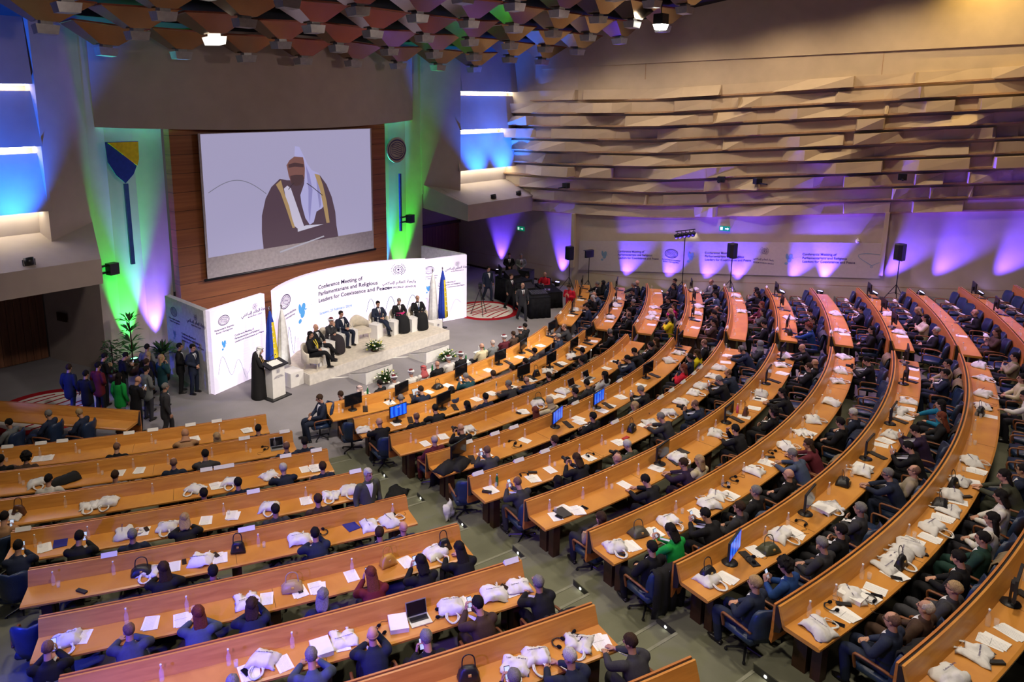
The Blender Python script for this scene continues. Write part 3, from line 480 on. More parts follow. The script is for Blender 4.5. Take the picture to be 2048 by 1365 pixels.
for j in range(NB):
    # each row of the relief: panels with a zigzag plan, resting on a thin straight shelf
    s=starts[j]; send=27.5-(j%3)*1.2+(1.5 if j<2 else 0); pr=[(s,.06)]
    deep=False
    while s<send-2:
        g=random.choice((.3,.7,1.3,2.0)); rise=random.choice((.05,.05,.9,1.5)); flat=random.choice((.1,.9,1.6)); fall=random.choice((.05,.8,1.6)); dp=random.choice((.35,.55,.75))*(1 if 1<j<9 else .6)
        pr+=[(s+g,.08),(s+g+rise,dp),(s+g+rise+flat,dp*random.choice((1,.9,.8))),(s+g+rise+flat+fall,.08)]; s+=g+rise+flat+fall
    pr=[q for q in pr if q[0]<send]+[(send,.07)]
    h=.62; mb=MB(); rings=[]
    tf={}
    for s_,d in pr:
        p,n=wbase(s_); H=topz(s_)-botz(s_); z0=botz(s_)+H*(j+.10)/NB; z1=z0+H/NB*.74
        rings.append([p+n*0+Vector((0,0,z0)),p+n*d+Vector((0,0,z0)),p+n*(d*tf.setdefault(s_,random.choice((1,.95,.9,.35,.2,1.15))))+Vector((0,0,z1)),p+Vector((0,0,z1))])
    mb.loft(rings); pan=link('acoustic_panel',mb.mesh('acoustic_panel',MT['ledge']))
    tag(pan,'zigzag beige acoustic relief band, %s of ten counted up from the banner'%ORD[j+1],'wall panel','zigzag acoustic bands on the side wall')
    mb=MB(); rings=[]; ss=[starts[j]+ (send+.4-starts[j])*i/14 for i in range(15)]
    for s_ in ss:
        p,n=wbase(s_); H=topz(s_)-botz(s_); z0=botz(s_)+H*(j+.02)/NB; dd=.26 if 0<j<9 else .10
        rings.append([p+Vector((0,0,z0)),p+n*dd+Vector((0,0,z0)),p+n*dd+Vector((0,0,z0+.07)),p+Vector((0,0,z0+.07))])
    mb.loft(rings); link('shelf',mb.mesh('shelf',MT['shelf']),pan)
# seams and upper dado of the wall
n_=40
def wstrip(name,s0,s1,za,zb,d,mat,zf=None):
    mb=MB(); rings=[]
    for i in range(17):
        s_=s0+(s1-s0)*i/16; p,n=wbase(s_); a=za(s_);b=zb(s_); rings.append([p+Vector((0,0,a)),p+n*d+Vector((0,0,a)),p+n*d+Vector((0,0,b)),p+Vector((0,0,b))])
    mb.loft(rings); return struct(name,mb,mat)
wfl=lambda s:.0+max(0,(s-11.5))*.095
wstrip('trim_40',0,34,lambda s:wfl(s)+.885,lambda s:wfl(s)+.90,.006,MT['shelf'])
wstrip('baseboard_right',0,34,lambda s:wfl(s)-.6,lambda s:wfl(s)+.10,.03,MT['dark'])
for i,s_ in enumerate((11.0,20.5)):
    p,n=wbase(s_); struct('trim_%d'%(41+i),MB().box((p.x+n.x*.005,p.y+n.y*.005,14.0),(.02,.02,7)),MT['shelf'])
# upper wall steps forward a little above the relief
wstrip('trim_45',5.5,34,lambda s:11.0+.02*s,lambda s:18.8,.10,MT['beige'])
for i,(s_,z0,z1) in enumerate(((7.75,1.10,3.9),(21.25,2.35,5.0))):
    p,n=wbase(s_); ang=math.atan2(n.y,n.x); o=link('wall_post',MB().box((p.x+n.x*.12,p.y+n.y*.12,(z0+z1)/2),(.26,.16,z1-z0),ang).mesh('wall_post',MT['beige'],off=None))
    tag(o,('grey vertical duct post on the side wall near the stage, beside the two tripods','tall grey duct post on the side wall beyond the end of the printed banner')[i],'duct post')
# printed banner with lettering
DIRW=Vector((.245,-1,0)).normalized(); NW=Vector((-1,-.245,0)).normalized()
ban=thing('banner','long pale printed conference banner stretched along the acoustic wall','banner',tuple(Vector((13.80,-11.35,0))+NW*.004),math.atan2(DIRW.y,DIRW.x))
LB=13.2
zb0=lambda x:.98+.092*x*.98; zb1=lambda x:2.52+.0885*x
mb=MB(); rings=[]
for i in range(14):
    x=LB*i/13; rings.append([Vector((x,-.006,zb0(x))),Vector((x,.0,zb0(x))),Vector((x,.0,zb1(x))),Vector((x,-.006,zb1(x)))])
mb.loft(rings); link('cloth',mb.mesh('cloth',plain('banner_cloth',(.50,.43,.40),.8,0,.2,.04)),ban)
def ellring(cx,cz,rx,rz,th,y,n=32):
    mb=MB(); a=[];b=[]
    k=len(mb.v)
    for i in range(n):
        t=2*PI*i/n; mb.v.append(Vector((cx+rx*math.cos(t),y,cz+rz*math.sin(t)))); mb.v.append(Vector((cx+(rx-th)*math.cos(t),y,cz+(rz-th)*math.sin(t))))
    for i in range(n): j=(i+1)%n; mb.face([2*i,2*j,2*j+1,2*i+1])
    return mb
def ribbon(pts,th,y):
    mb=MB(); 
    for i,(x,z) in enumerate(pts):
        x0,z0=pts[max(i-1,0)];x1,z1=pts[min(i+1,len(pts)-1)]; d=Vector((x1-x0,z1-z0)).normalized(); nx,nz=-d.y*th/2,d.x*th/2
        mb.v+= [Vector((x+nx,y,z+nz)),Vector((x-nx,y,z-nz))]
    for i in range(len(pts)-1): mb.face([2*i,2*i+1,2*i+3,2*i+2])
    return mb
def polyf(pts,y):
    mb=MB(); mb.v=[Vector((x,y,z)) for x,z in pts]; mb.face(list(range(len(pts)))); return mb
I4=Matrix.Identity(4)
def emblem(cx,cz,s,y):
    mb=ellring(cx,cz,s,s*.72,s*.10,y)
    mb.add(ellring(cx,cz,s*.80,s*.54,s*.05,y),I4)
    for k in range(6):
        mb.add(ribbon([(cx+s*(-.62+1.24*i/10),cz+s*(.30-.115*k)+s*.10*math.sin(i/10*PI*1.3+.3*k)) for i in range(11)],s*.045,y),I4)
    return mb
def dove(cx,cz,s,y):
    mb=MB()
    def ep(x,z,rx,rz,r,n=14): 
        mb.add(polyf([(cx+s*(x+rx*math.cos(t)*math.cos(r)-rz*math.sin(t)*math.sin(r)),cz+s*(z+rx*math.cos(t)*math.sin(r)+rz*math.sin(t)*math.cos(r))) for t in [2*PI*i/n for i in range(n)]],y),I4)
    ep(-.18,.28,.17,.40,.12); ep(.22,.30,.24,.36,-.35); ep(.12,-.15,.26,.34,-.3); ep(-.22,-.66,.20,.17,.2)
    mb.add(polyf([(cx+s*.40,cz+s*.18),(cx+s*.66,cz+s*.10),(cx+s*.42,cz+s*.0)],y),I4)
    for i in range(7): ep(.78+.10*i,.12+.05*i+(.08 if i%2 else -.05),.035,.02,.6,6)
    return mb
def wreath(cx,cz,s,y):
    mb=ellring(cx,cz,s*.62,s*.62,s*.06,y,24); mb.add(ellring(cx,cz,s*.42,s*.42,s*.05,y,20),I4); mb.add(ellring(cx,cz,s*.14,s*.14,s*.13,y,8),I4)
    for i in range(8):
        t=2*PI*i/8; mb.add(ribbon([(cx+s*.18*math.cos(t),cz+s*.18*math.sin(t)),(cx+s*.6*math.cos(t),cz+s*.6*math.sin(t))],s*.04,y),I4)
    for sg in(-1,1):
        for i in range(9):
            t=-1.1+i*.27; a=(cx+sg*s*.80*math.cos(t),cz+s*.80*math.sin(t)); mb.add(polyf([(a[0]-s*.05,a[1]-s*.03),(a[0]+sg*s*.14,a[1]+s*.02),(a[0],a[1]+s*.12)],y),I4)
    return mb
AR='\uFEF2\uFEE3\uFEFC\uFEB3\u0625\u0627 \uFEE2\uFEDF\uFE8E\uFECC\uFEDF\u0627 \uFE94\uFEC4\uFE91\u0627\u0631'
L3='Conference Meeting of\nParliamentarians and Religious\nLeaders for Coexistence and Peace'
def put(name,me,parent,loc,rot=(PI/2,0,0)): return link(name,me,parent,loc,rot)
inkb=MT['ink']
def fit(s_,W_,mat,align='LEFT',ext=.001):
    me=text_mesh(s_,1.0,mat,align,ext).copy(); xs=[v_.co.x for v_ in me.vertices]; k_=W_/(max(xs)-min(xs))
    for v_ in me.vertices: v_.co.x*=k_; v_.co.y*=k_
    return me
for x,what in ((1.31,'d'),(2.02,'t'),(4.63,'e'),(5.51,'d'),(6.15,'t'),(8.69,'w'),(9.69,'d'),(10.22,'t')):
    z=(zb0(x)+zb1(x))/2+.02
    if what=='d': link('dove_print',dove(0,0,.34,0).mesh('dove_print',MT['tealp']),ban,(x,-.010,z))
    elif what=='t': o=put('lettering',fit(L3,2.0,inkb),ban,(x,-.010,z+.16)); o.rotation_euler=(PI/2,-.09,0)
    elif what=='e':
        link('emblem_print',emblem(0,0,.31,0).mesh('emblem_print',inkb),ban,(x,-.010,z+.14)); put('caption',fit('Parlamentarna skupština\nBosne i Hercegovine',.85,inkb,'CENTER'),ban,(x,-.010,z-.20))
    else:
        link('wreath_print',wreath(0,0,.21,0).mesh('wreath_print',inkb),ban,(x,-.010,z+.33)); put('arabic_lettering',fit(AR,.85,inkb,'CENTER'),ban,(x,-.010,z-.08)); put('caption',fit('MUSLIM WORLD LEAGUE',.85,inkb,'CENTER'),ban,(x,-.010,z-.24))
# right-hand loop drawing at the end of the banner
link('loop_print',ribbon([(.35*math.sin(t)+.25*math.sin(2*t),.30*math.cos(t)) for t in [i*.26 for i in range(26)]],.02,0).mesh('loop_print',MT['tealp']),ban,(12.85,-.010,(zb0(12.8)+zb1(12.8))/2))
# exit signs, wall speakers, dome camera
for i,(s_,z,lab) in enumerate(((4.3,2.7,'small green exit sign on the side wall near the stage corner'),(15.0,3.75,'small green exit sign on the side wall above the banner behind the spotlight stand'))):
    p,n=wbase(s_); t=thing('exit_sign',lab,'exit sign',(p.x+n.x*.04,p.y+n.y*.04,z),math.atan2(n.y,n.x)+PI/2)
    link('box',MB().box((0,0,0),(.46,.06,.22)).mesh('box',MT['exitg']),t)
    m=polyf([(.02,-.03),(.12,-.03),(.12,-.07),(.19,0),(.12,.07),(.12,.03),(.02,.03)],0); m.add(polyf([(-.19,-.07),(-.08,-.07),(-.08,.07),(-.19,.07)],0),I4); link('pictogram',m.mesh('pictogram',MT['exitw']),t,(0,.034,0)); link('pictogram',m.mesh('pictogram',MT['exitw']),t,(0,-.034,0))
for i,(s_,z,lab) in enumerate(((7.6,5.36,'lowest and nearest the stage'),(14.8,6.05,'middle one facing into the hall'),(16.3,6.05,'turned aside beside the middle one'),(21.6,6.5,'farthest from the stage'))):
    p,n=wbase(s_); t=thing('wall_speaker','small black speaker bracketed to the relief wall, '+lab,'speaker',(p.x+n.x*.62,p.y+n.y*.62,z),math.atan2(n.y,n.x)+PI/2+(.8 if i==2 else 0),'small wall speakers')
    link('cabinet',MB().box((0,0,0),(.30,.24,.26)).mesh('cabinet',MT['black']),t); link('bracket',MB().box((0,-.3 if i!=2 else -.28,-.08),(.06,.66,.05)).mesh('bracket',MT['metal']),t)
    link('grille',MB().box((0,.125,0),(.26,.012,.22)).mesh('grille',MT['blackm']),t)
p,n=wbase(20.3); t=thing('dome_camera','small white dome camera on the wall just above the banner end','camera',(p.x+n.x*.12,p.y+n.y*.12,3.72)); link('arm',MB().box((.06*-n.x,-.06*n.y,.04),(.20,.05,.05),math.atan2(n.y,n.x)).mesh('arm',MT['white']),t); link('dome',MB().ell((0,0,-.03),(.08,.08,.09)).mesh('dome',MT['white'],True),t)
# ---------------------------------------------------------------- stage end wall
struct('wall_front',MB().box((0,-6.28,4.4),(10.1,.44,8.8)),MT['wallwood'])
for sg,nm in((-1,'wall_left'),(1,'wall_center')):
    pts=[(5.05,-5.85),(6.0,-5.62),(7.0,-5.72),(7.75,-6.1),(8.06,-5.0),(8.7,-3.0),(8.7,2.6),(5.05,2.6)]; pts=[(sg*x,y) for x,y in pts]; struct('wall_%s'%('left' if sg<0 else 'right'),MB().prism(pts if sg>0 else pts[::-1],0,12.5),MT['plaster'])
    # splayed reveal beside the blue boxes, above the canopy
    q=[(7.7,-6.1),(9.40,-7.15),(9.7,-5.6),(8.3,-4.2)]; q=[(sg*x,y) for x,y in q]; mb=MB(); mb.loft([[Vector((x,y,5.0)) for x,y in q],[Vector((x,y,12.5)) for x,y in q]]); struct('trim_%d'%(50+sg),mb,MT['plaster'])
    # canopy over the door
    xo=13.75 if sg>0 else 17
    prof=[(-6.2,5.45),(-8.55,4.62),(-8.55,3.82),(-6.2,4.3)]; mb=MB(); mb.loft([[Vector((sg*x,y,z)) for y,z in prof] for x in (8.45,xo)]); struct('trim_%d'%(54+sg),mb,MT['plaster'])
    mb=MB(); mb.loft([[Vector((sg*8.46,-8.55,4.62)),Vector((sg*8.46,-6.0,5.5)),Vector((sg*7.8,-6.0,5.5)),Vector((sg*7.8,-6.15,5.45))],[Vector((sg*8.46,-8.55,3.82)),Vector((sg*8.46,-6.0,4.3)),Vector((sg*7.8,-6.0,4.3)),Vector((sg*7.8,-6.15,4.3))]]); struct('trim_%d'%(58+sg),mb,MT['plaster'])
    struct('wall_back',MB().box((sg*(8.9+xo)/2,-2.7,2.2),(xo-8.9,.3,4.4)),MT['plaster'])
    struct('wall_back',MB().box((sg*(9.3+xo)/2,-6.3,8.6),(xo-9.3,.4,7.2)),MT['plaster'])
    d=thing('door','wide brown vertical slat doors under the %s'%('canopy behind the standing guests' if sg<0 else 'canopy beyond the tall display walls'),'door',(sg*11.2,-2.98,0)); 
    for x in(-1.22,1.22): 
        mb=MB(); 
        for i in range(10): mb.box((x-1.1+i*.245,0,1.28),(.235,.06,2.5))
        link('door_leaf',mb.mesh('door_leaf',MT['slat']),d)
    link('door_frame',MB().box((0,.03,2.6),(5.1,.16,.14)).mesh('door_frame',MT['dark']),d)
    # blue light boxes with bright slots under them
    for j,(z0,z1) in enumerate(((10.0,12.3),(8.12,9.80),(6.10,7.90))):
        xi=9.47-.09*j; o=thing('wall_light_box','blue lit hanging wall box, %s from the ceiling, %s'%(ORD[j+1],'behind the standing guests' if sg<0 else 'beside the acoustic wall'),'wall box',(sg*(xi+xo)/2,-6.85,z0),0,'blue wall boxes')
        w_=xo-xi; prof=[(-.35,0),(.35,0),(.35,z1-z0),(.0,z1-z0)]; mb=MB(); mb.loft([[Vector((x,y,z)) for y,z in prof] for x in (-w_/2,w_/2)]); link('panel',mb.mesh('panel',MT['plaster']),o)
        link('light_strip',MB().box((0,.12,-.02),(w_-.1,.10,.04)).mesh('light_strip',MT['strip']),o)
# big curved header over the screen
mb=MB(); rings=[]
for i in range(25):
    x=-7.62+15.24*i/24; y=-7.25+((x/7.6)**2)*1.45; rings.append([Vector((x,y,8.42+.22*(x/7.6)**2)),Vector((x,y,12.6)),Vector((x,-5.2,12.6)),Vector((x,-5.2,8.42+.22*(x/7.6)**2))])
mb.loft(rings); struct('wall_header',mb,MT['plaster'])
# ceiling: black void with rows of mirrored inverted pyramids and hanging lamp boxes
cz=lambda y:11.0+.17*(-7-y)
mb=MB(); mb.loft([[Vector((-26,y,cz(y)+1.0)),Vector((24,y,cz(y)+1.0)),Vector((24,y,cz(y)+1.3)),Vector((-26,y,cz(y)+1.3))] for y in (2,-45)]); struct('ceiling',mb,MT['void'])
pyr=MB(); hw,hh,b=1.16,.52,.28
pyr.loft([[Vector((x*hw,y*hh,.62)) for x,y in((-1,-1),(1,-1),(1,1),(-1,1))],[Vector((x*hw*.96,y*hh*.96,.56)) for x,y in((-1,-1),(1,-1),(1,1),(-1,1))],[Vector((x*b,y*b*.9,.02)) for x,y in((-1,-1),(1,-1),(1,1),(-1,1))]])
pm=pyr.mesh('facet',MT['bronze']); rim=MB(); 
for a,c in (((0,-hh,.60),(2*hw,.04,.05)),((0,hh,.60),(2*hw,.04,.05)),((-hw,0,.60),(.04,2*hh,.05)),((hw,0,.60),(.04,2*hh,.05))): rim.box(a,c)
rm=rim.mesh('rim',plain('copper_rim',(.22,.06,.03),.5,.3)); lb=MB(); lb.loft([[Vector((x*.30,y*.24,-.06)) for x,y in((-1,-1),(1,-1),(1,1),(-1,1))],[Vector((x*.25,y*.20,-.30)) for x,y in((-1,-1),(1,-1),(1,1),(-1,1))]]); lb.box((0,0,0),(.3,.26,.16)); lm=lb.mesh('lamp_box',MT['lampbox'])
litm=lb.mesh('lamp_box',glow('lit_lamp_box',(1,.96,.85),1.2))
cnt=0; cells=[]
for r in range(8):
    y=-8.0-2.1*r
    for c in range(-5,6):
        x=-.25+2.42*c+(.12 if r%2 else 0)
        if x<-12.5 or x>12.0-max(0,r-4)*1.2 or (r==0 and abs(x)>9.5): continue
        if r>4 and x<-11: continue
        cells.append((r,c,x,y))
cells.sort()
for r,c,x,y in cells:
    nrow=[q for q in cells if q[0]==r]; idx=nrow.index((r,c,x,y))+1
    t=thing('ceiling_reflector','bronze mirrored ceiling pyramid with lamp box, %s in the %s row from the stage'%(ORD[idx],ORD[r+1]),'ceiling reflector',(x,y,cz(y)),0,'mirrored ceiling pyramids')
    t.rotation_euler=(random.uniform(-.06,.06),random.uniform(-.06,.06),random.uniform(-.05,.05))
    link('facet',pm,t); link('rim',rm,t); link('lamp_box',litm if (r,idx) in LIT else lm,t); cnt+=1
for u in HANG:
    t=thing('hanging_floodlight','lit black floodlight hanging below the ceiling edge, '+u[3],'floodlight',u[:3],0); link('housing',MB().box((0,0,.1),(.5,.4,.4)).mesh('housing',MT['black']),t); link('lens',MB().loft([[Vector((x*.26,y*.2,-.1)) for x,y in((-1,-1),(1,-1),(1,1),(-1,1))],[Vector((x*.2,y*.15,-.3)) for x,y in((-1,-1),(1,-1),(1,1),(-1,1))]]).mesh('lens',glow('flood_lens',(1,.98,.85),20)),t); link('hanger',MB().cyl((0,0,.3),(0,0,1.6),.02).mesh('hanger',MT['metal']),t)
# ---------------------------------------------------------------- projection screen
sc=thing('projection_screen','large white projection screen showing a robed speaker at a lectern','screen',(0,-6.62,0))
W2,Z0,Z1=4.07,2.83,8.34
link('canvas',MB().box((0,-.10,(Z0+Z1)/2),(2*W2,.03,Z1-Z0)).mesh('canvas',plain('screen_canvas',(.42,.38,.40),.9)),sc)
link('bottom_bar',MB().cyl((-W2-.12,-.10,Z0),(W2+.12,-.10,Z0),.05).mesh('bottom_bar',MT['metal'],True),sc)
for x_ in (-3.6,0,3.6): link('bracket',MB().box((x_,.02,Z1-.05),(.12,.26,.10)).mesh('bracket',MT['metal']),sc)
# projected picture: u,v in 0..1 of the whole canvas (v from the top)
def q(u,v): return (-W2+2*W2*u, Z1-(Z1-Z0)*v)
def pj(name,pts,col,s,y): link(name,polyf([q(*p) for p in pts],0).mesh(name,glow('projected_'+name,col,s)),sc,(0,y,0))
pj('backdrop',[(0.01,.005),(.99,.005),(.99,.838),(.01,.845)],(.37,.34,.52),.92,-.122)
pj('robe',[(.30,.845),(.295,.72),(.30,.60),(.325,.48),(.36,.40),(.41,.345),(.45,.36),(.53,.37),(.60,.36),(.65,.345),(.69,.42),(.72,.52),(.74,.64),(.745,.75),(.755,.842)],(.085,.05,.07),.9,-.126)
pj('face',[(.452,.25),(.47,.215),(.50,.19),(.55,.20),(.56,.26),(.555,.36),(.53,.40),(.50,.405),(.475,.385),(.462,.33)],(.20,.09,.08),.9,-.130)
pj('beard',[(.470,.33),(.50,.325),(.545,.33),(.553,.36),(.53,.405),(.50,.41),(.475,.39)],(.075,.04,.045),.9,-.1315)
pj('brow_shade',[(.462,.245),(.50,.235),(.552,.25),(.553,.275),(.50,.265),(.462,.27)],(.07,.035,.04),.9,-.1315)
pj('headscarf',[(.50,.19),(.505,.115),(.53,.12),(.555,.19),(.575,.25),(.60,.30),(.645,.33),(.66,.42),(.675,.57),(.655,.60),(.62,.62),(.60,.70),(.575,.715),(.55,.66),(.53,.55),(.525,.48),(.55,.40),(.56,.30),(.553,.20)],(.40,.38,.66),.95,-.134)
pj('collar_cloth',[(.45,.40),(.47,.42),(.50,.55),(.53,.68),(.54,.72),(.50,.73),(.475,.70),(.455,.60),(.44,.50),(.43,.42)],(.52,.48,.62),.95,-.138)
pj('gold_border',[(.385,.385),(.415,.355),(.43,.45),(.455,.55),(.47,.65),(.485,.72),(.47,.72),(.44,.58),(.41,.45)],(.40,.26,.12),.9,-.142)
pj('gold_edge',[(.615,.33),(.645,.34),(.665,.42),(.685,.55),(.70,.72),(.68,.72),(.665,.60),(.645,.45)],(.40,.26,.12),.9,-.142)
pj('papers',[(.50,.73),(.55,.715),(.66,.725),(.58,.74),(.50,.755)],(.52,.50,.62),.95,-.146)
pj('lectern_edge',[(.39,.895),(.39,.882),(.66,.815),(.662,.825)],(.40,.38,.45),.9,-.146)
pj('scarf_fold',[(.565,.26),(.585,.33),(.60,.45),(.585,.60),(.575,.70),(.57,.60),(.575,.45)],(.27,.25,.52),.9,-.137)
pj('scarf_fold',[(.625,.36),(.645,.45),(.65,.57),(.64,.60),(.63,.48)],(.27,.25,.50),.9,-.137)
link('projected_microphone',ribbon([q(.565,.395),q(.60,.43),q(.66,.50)],.03,0).mesh('projected_microphone',glow('proj_mic',(.04,.03,.04),.8)),sc,(0,-.150,0))
link('projected_microphone',ribbon([q(.455,.43),q(.475,.40),q(.49,.385)],.03,0).mesh('projected_microphone',glow('proj_mic2',(.04,.03,.04),.8)),sc,(0,-.150,0))
link('projected_curve',ribbon([q(.03+.30*i/20,.40-.10*math.sin(PI*i/20*.95)+.06*i/20) for i in range(21)],.025,0).mesh('projected_curve',glow('proj_curve',(.17,.17,.22),.8)),sc,(0,-.124,0))
# shield and round emblem on the pylons
sh=thing('coat_of_arms','blue and yellow shield mounted high on the green lit pylon','shield',(-6.55,-6.05,0))
link('shield_blue',MB().prism([(-.56,0),(-.53,-.7),(-.3,-1.15),(0,-1.45),(.3,-1.15),(.53,-.65),(.55,0)],0,.06).mesh('shield_blue',MT['flagb']),sh,(0,0,8.12),(PI/2,0,0))
link('shield_yellow',MB().prism([(-.50,-.02),(.54,-.02),(.52,-.62),(.44,-.86)],0,.03).mesh('shield_yellow',MT['flagy']),sh,(0,-.06,8.12),(PI/2,0,0))
link('pole',MB().box((.02,0,5.2),(.14,.10,2.9)).mesh('pole',plain('blue_pole',(.02,.08,.35),.5)),sh)
e=thing('round_emblem','round dark ring emblem mounted high on the pylon beside the screen','emblem',(6.15,-6.0,7.25)); link('ring',emblem(0,0,.56,0).mesh('ring',MT['ink']),e,(0,-.08,0),(0,0,0)).scale=(1,1,1.25); link('plate',MB().cyl((0,0,0),(0,-.07,0),.60,28).mesh('plate',MT['plaster']),e)
l=tag(link('wall_bar',MB().box((6.4,-5.98,4.7),(.10,.10,2.8)).mesh('wall_bar',plain('blue_pole2',(.02,.08,.35),.5))),'slim blue vertical bar on the green lit pylon below the round emblem','bar')
for nm,x,z,lab in (('wall_monitor',-7.35,3.75,'pair of small black speakers bracketed on the pylon beside the green light'),('wall_monitor',6.75,3.9,'small dark fitting bracketed on the far pylon in green light')):
    t=thing('wall_fitting',lab,'speaker',(x,-6.15,z),.2); link('cabinet',MB().box((0,-.12,0),(.34,.3,.4)).mesh('cabinet',MT['black']),t); link('bracket',MB().box((-.35,0,.12),(.5,.10,.06)).box((-.35,0,-.12),(.5,.10,.06)).mesh('bracket',MT['metal']),t)
v=thing('wall_vent','small grey vent plate low on the plaster wall','vent',(-8.42,-4.0,1.75),math.atan2(-2,.64)); link('plate',MB().box((0,-.03,0),(.55,.03,.32)).mesh('plate',MT['dark']),v)
# ---------------------------------------------------------------- display walls on the stage floor
def led_panel(name,lab,A,B,H,mat,ink,teal,parts=True):
    A=Vector((*A,0));B=Vector((*B,0)); d=(B-A); L=d.length; rz=math.atan2(d.y,d.x)
    t=thing(name,lab,'display wall',tuple((A+B)/2),rz)
    link('panel',MB().box((0,.10,H/2),(L,.20,H)).mesh('panel',mat),t)
    y=-.006
    link('emblem_print',emblem(0,0,.24,0).mesh('emblem_print',ink),t,(-L*.27,y,H*.84)); link('caption',text_mesh('Parlamentarna skupština\nBosne i Hercegovine',.085,ink,'CENTER',.001),t,(-L*.27,y,H*.84-.30),(PI/2,0,0))
    link('wreath_print',wreath(0,0,.15,0).mesh('wreath_print',ink),t,(L*.30,y,H*.88)); link('arabic_lettering',text_mesh(AR,.16,ink,'CENTER',.001),t,(L*.30,y,H*.80),(PI/2,0,0)); link('caption',text_mesh('MUSLIM WORLD LEAGUE',.058,ink,'CENTER',.001),t,(L*.30,y,H*.765),(PI/2,0,0))
    link('dove_print',dove(0,0,.22,0).mesh('dove_print',teal),t,(-L*.30,y,H*.55)); link('lettering',fit(L3,L*.55,ink),t,(-L*.10,y,H*.60),(PI/2,0,0))
    link('loop_print',ribbon([(-L*.42+L*.8*i/40,H*.22+.38*math.sin(i*.42)*(1 if i<26 else .4)+.25*math.sin(i*.2)) for i in range(41)],.012,0).mesh('loop_print',MT['tealp']),t,(0,y,0))
    return t
led_panel('led_display','lit white upright display wall behind the lectern',(-6.05,-10.72),(-3.68,-10.10),2.86,MT['led'],MT['inkl'],MT['teal'])
led_panel('led_display','lit white upright display wall on the far side of the podium by the flags',(3.66,-10.10),(6.05,-10.72),2.86,MT['led'],MT['inkl'],MT['teal'])
led_panel('display_banner','unlit pale display wall behind two men standing guard',(-6.23,-7.83),(-6.18,-10.55),2.86,MT['ledoff'],MT['ink'],MT['tealp'])
led_panel('display_banner','unlit pale display wall seen edge on beyond the far lit display',(6.20,-10.55),(6.23,-7.83),2.86,MT['ledoff'],MT['ink'],MT['tealp'])
# curved centre wall: arc through (-3.5,-10.7) (0,-9.4) (3.5,-10.7)
def arc(x,off=0):
    h=1.32; c=3.55; R=(c*c+h*h)/(2*h); cy=-9.38-R; a=math.asin(x/R); return Vector(((R-off)*math.sin(a),cy+(R-off)*math.cos(a),0)),a
cw=thing('led_wall','tall curved white conference display wall behind the seated panel','display wall',(0,-10.0,0))
mb=MB(); rings=[]
for i in range(41):
    x=-3.55+7.1*i/40; p,a=arc(x); q_,_=arc(x,-.2); o=Vector((0,10.0,0)); rings.append([p+o+Vector((0,0,.12)),q_+o+Vector((0,0,.12)),q_+o+Vector((0,0,3.06)),p+o+Vector((0,0,3.06))])
mb.loft(rings); link('panel',mb.mesh('panel',MT['led']),cw)
def onarc(me,x0,z0,name,mat=None):
    me=me.copy(); 
    for v_ in me.vertices:
        xx=x0+v_.co.x; zz=z0+(v_.co.y if name in('lettering','caption','arabic_lettering') else v_.co.z); p,a=arc(xx,.012); v_.co=(p.x,p.y+10.0,zz)
    if mat: me.materials.clear(); me.materials.append(mat)
    link(name,me,cw)
onarc(emblem(0,0,.36,0).mesh('e',MT['inkl']),-2.95,2.45,'emblem_print'); onarc(fit('Parlamentarna skupština\nBosne i Hercegovine',1.15,MT['inkl'],'CENTER'),-2.85,1.92,'caption')
onarc(dove(0,0,.50,0).mesh('d',MT['teal']),-1.95,1.75,'dove_print'); onarc(fit(L3,3.25,MT['inkl']),-.98,2.38,'lettering'); onarc(fit('Sarajevo, 23 February 2024',1.6,MT['teal']),-.96,1.36,'caption')
onarc(wreath(0,0,.30,0).mesh('w',MT['inkl']),2.62,2.66,'wreath_print'); onarc(fit(AR,1.25,MT['inkl'],'CENTER'),2.62,2.08,'arabic_lettering'); onarc(fit('MUSLIM WORLD LEAGUE',1.25,MT['inkl'],'CENTER'),2.62,1.88,'caption')
onarc(ribbon([(1.3+2.0*i/50,1.0+.55*math.sin(i*.31)) for i in range(51)],.02,0).mesh('r',MT['tealp']),0,0,'loop_print'); onarc(ribbon([(-2.9+.5*i/20,.9+.55*math.sin(i*.32)) for i in range(21)],.02,0).mesh('r2',MT['tealp']),0,0,'loop_print')
# platform
pf=thing('stage_platform','low white podium platform under the seated panel','platform',(0,-11.4,0)); pts=[(-3.42,-12.3),(3.35,-12.3),(3.35,-10.75),(2.4,-10.0),(0,-9.45),(-2.4,-10.0),(-3.42,-10.75)]
link('deck',MB().prism([(x,y+11.4) for x,y in pts],.0,.38).mesh('deck',plain('podium_white',(.70,.66,.60),.45)),pf); link('top_mat',MB().prism([(x*.985,(y+11.4)*.985) for x,y in pts],.38,.392).mesh('top_mat',plain('podium_carpet',(.62,.56,.47),.7)),pf)
def arcchair():
    t=MB(); t.box((0,0,.36),(.60,.58,.16)); 
    a=MB(); rings=[]
    for i in range(15):
        th=PI*(-.02+1.04*i/14); x=.36*math.cos(th); y=-.02-.34*math.sin(th); h=.66+.22*math.sin(th)**2
        n=Vector((math.cos(th),-math.sin(th),0)); p=Vector((x,y,0)); rings.append([p+Vector((0,0,.26)),p+n*.07+Vector((0,0,.28)),p+n*.07+Vector((0,0,h-.03)),p+n*.035+Vector((0,0,h)),p+Vector((0,0,h-.03))])
    a.loft(rings); l=[]
    for x in(-.24,.24):
        for y in(-.24,.24): l.append(MB().cyl((x,y,0),(x*.95,y*.95,.3),.018,8,.026))
    m=plain('cream_leather',(.62,.56,.46),.5)
    return [('seat',t.mesh('seat',m)),('backrest',a.mesh('backrest',m,True))]+[('leg',q_.mesh('leg',m)) for q_ in l]
AC=arcchair()
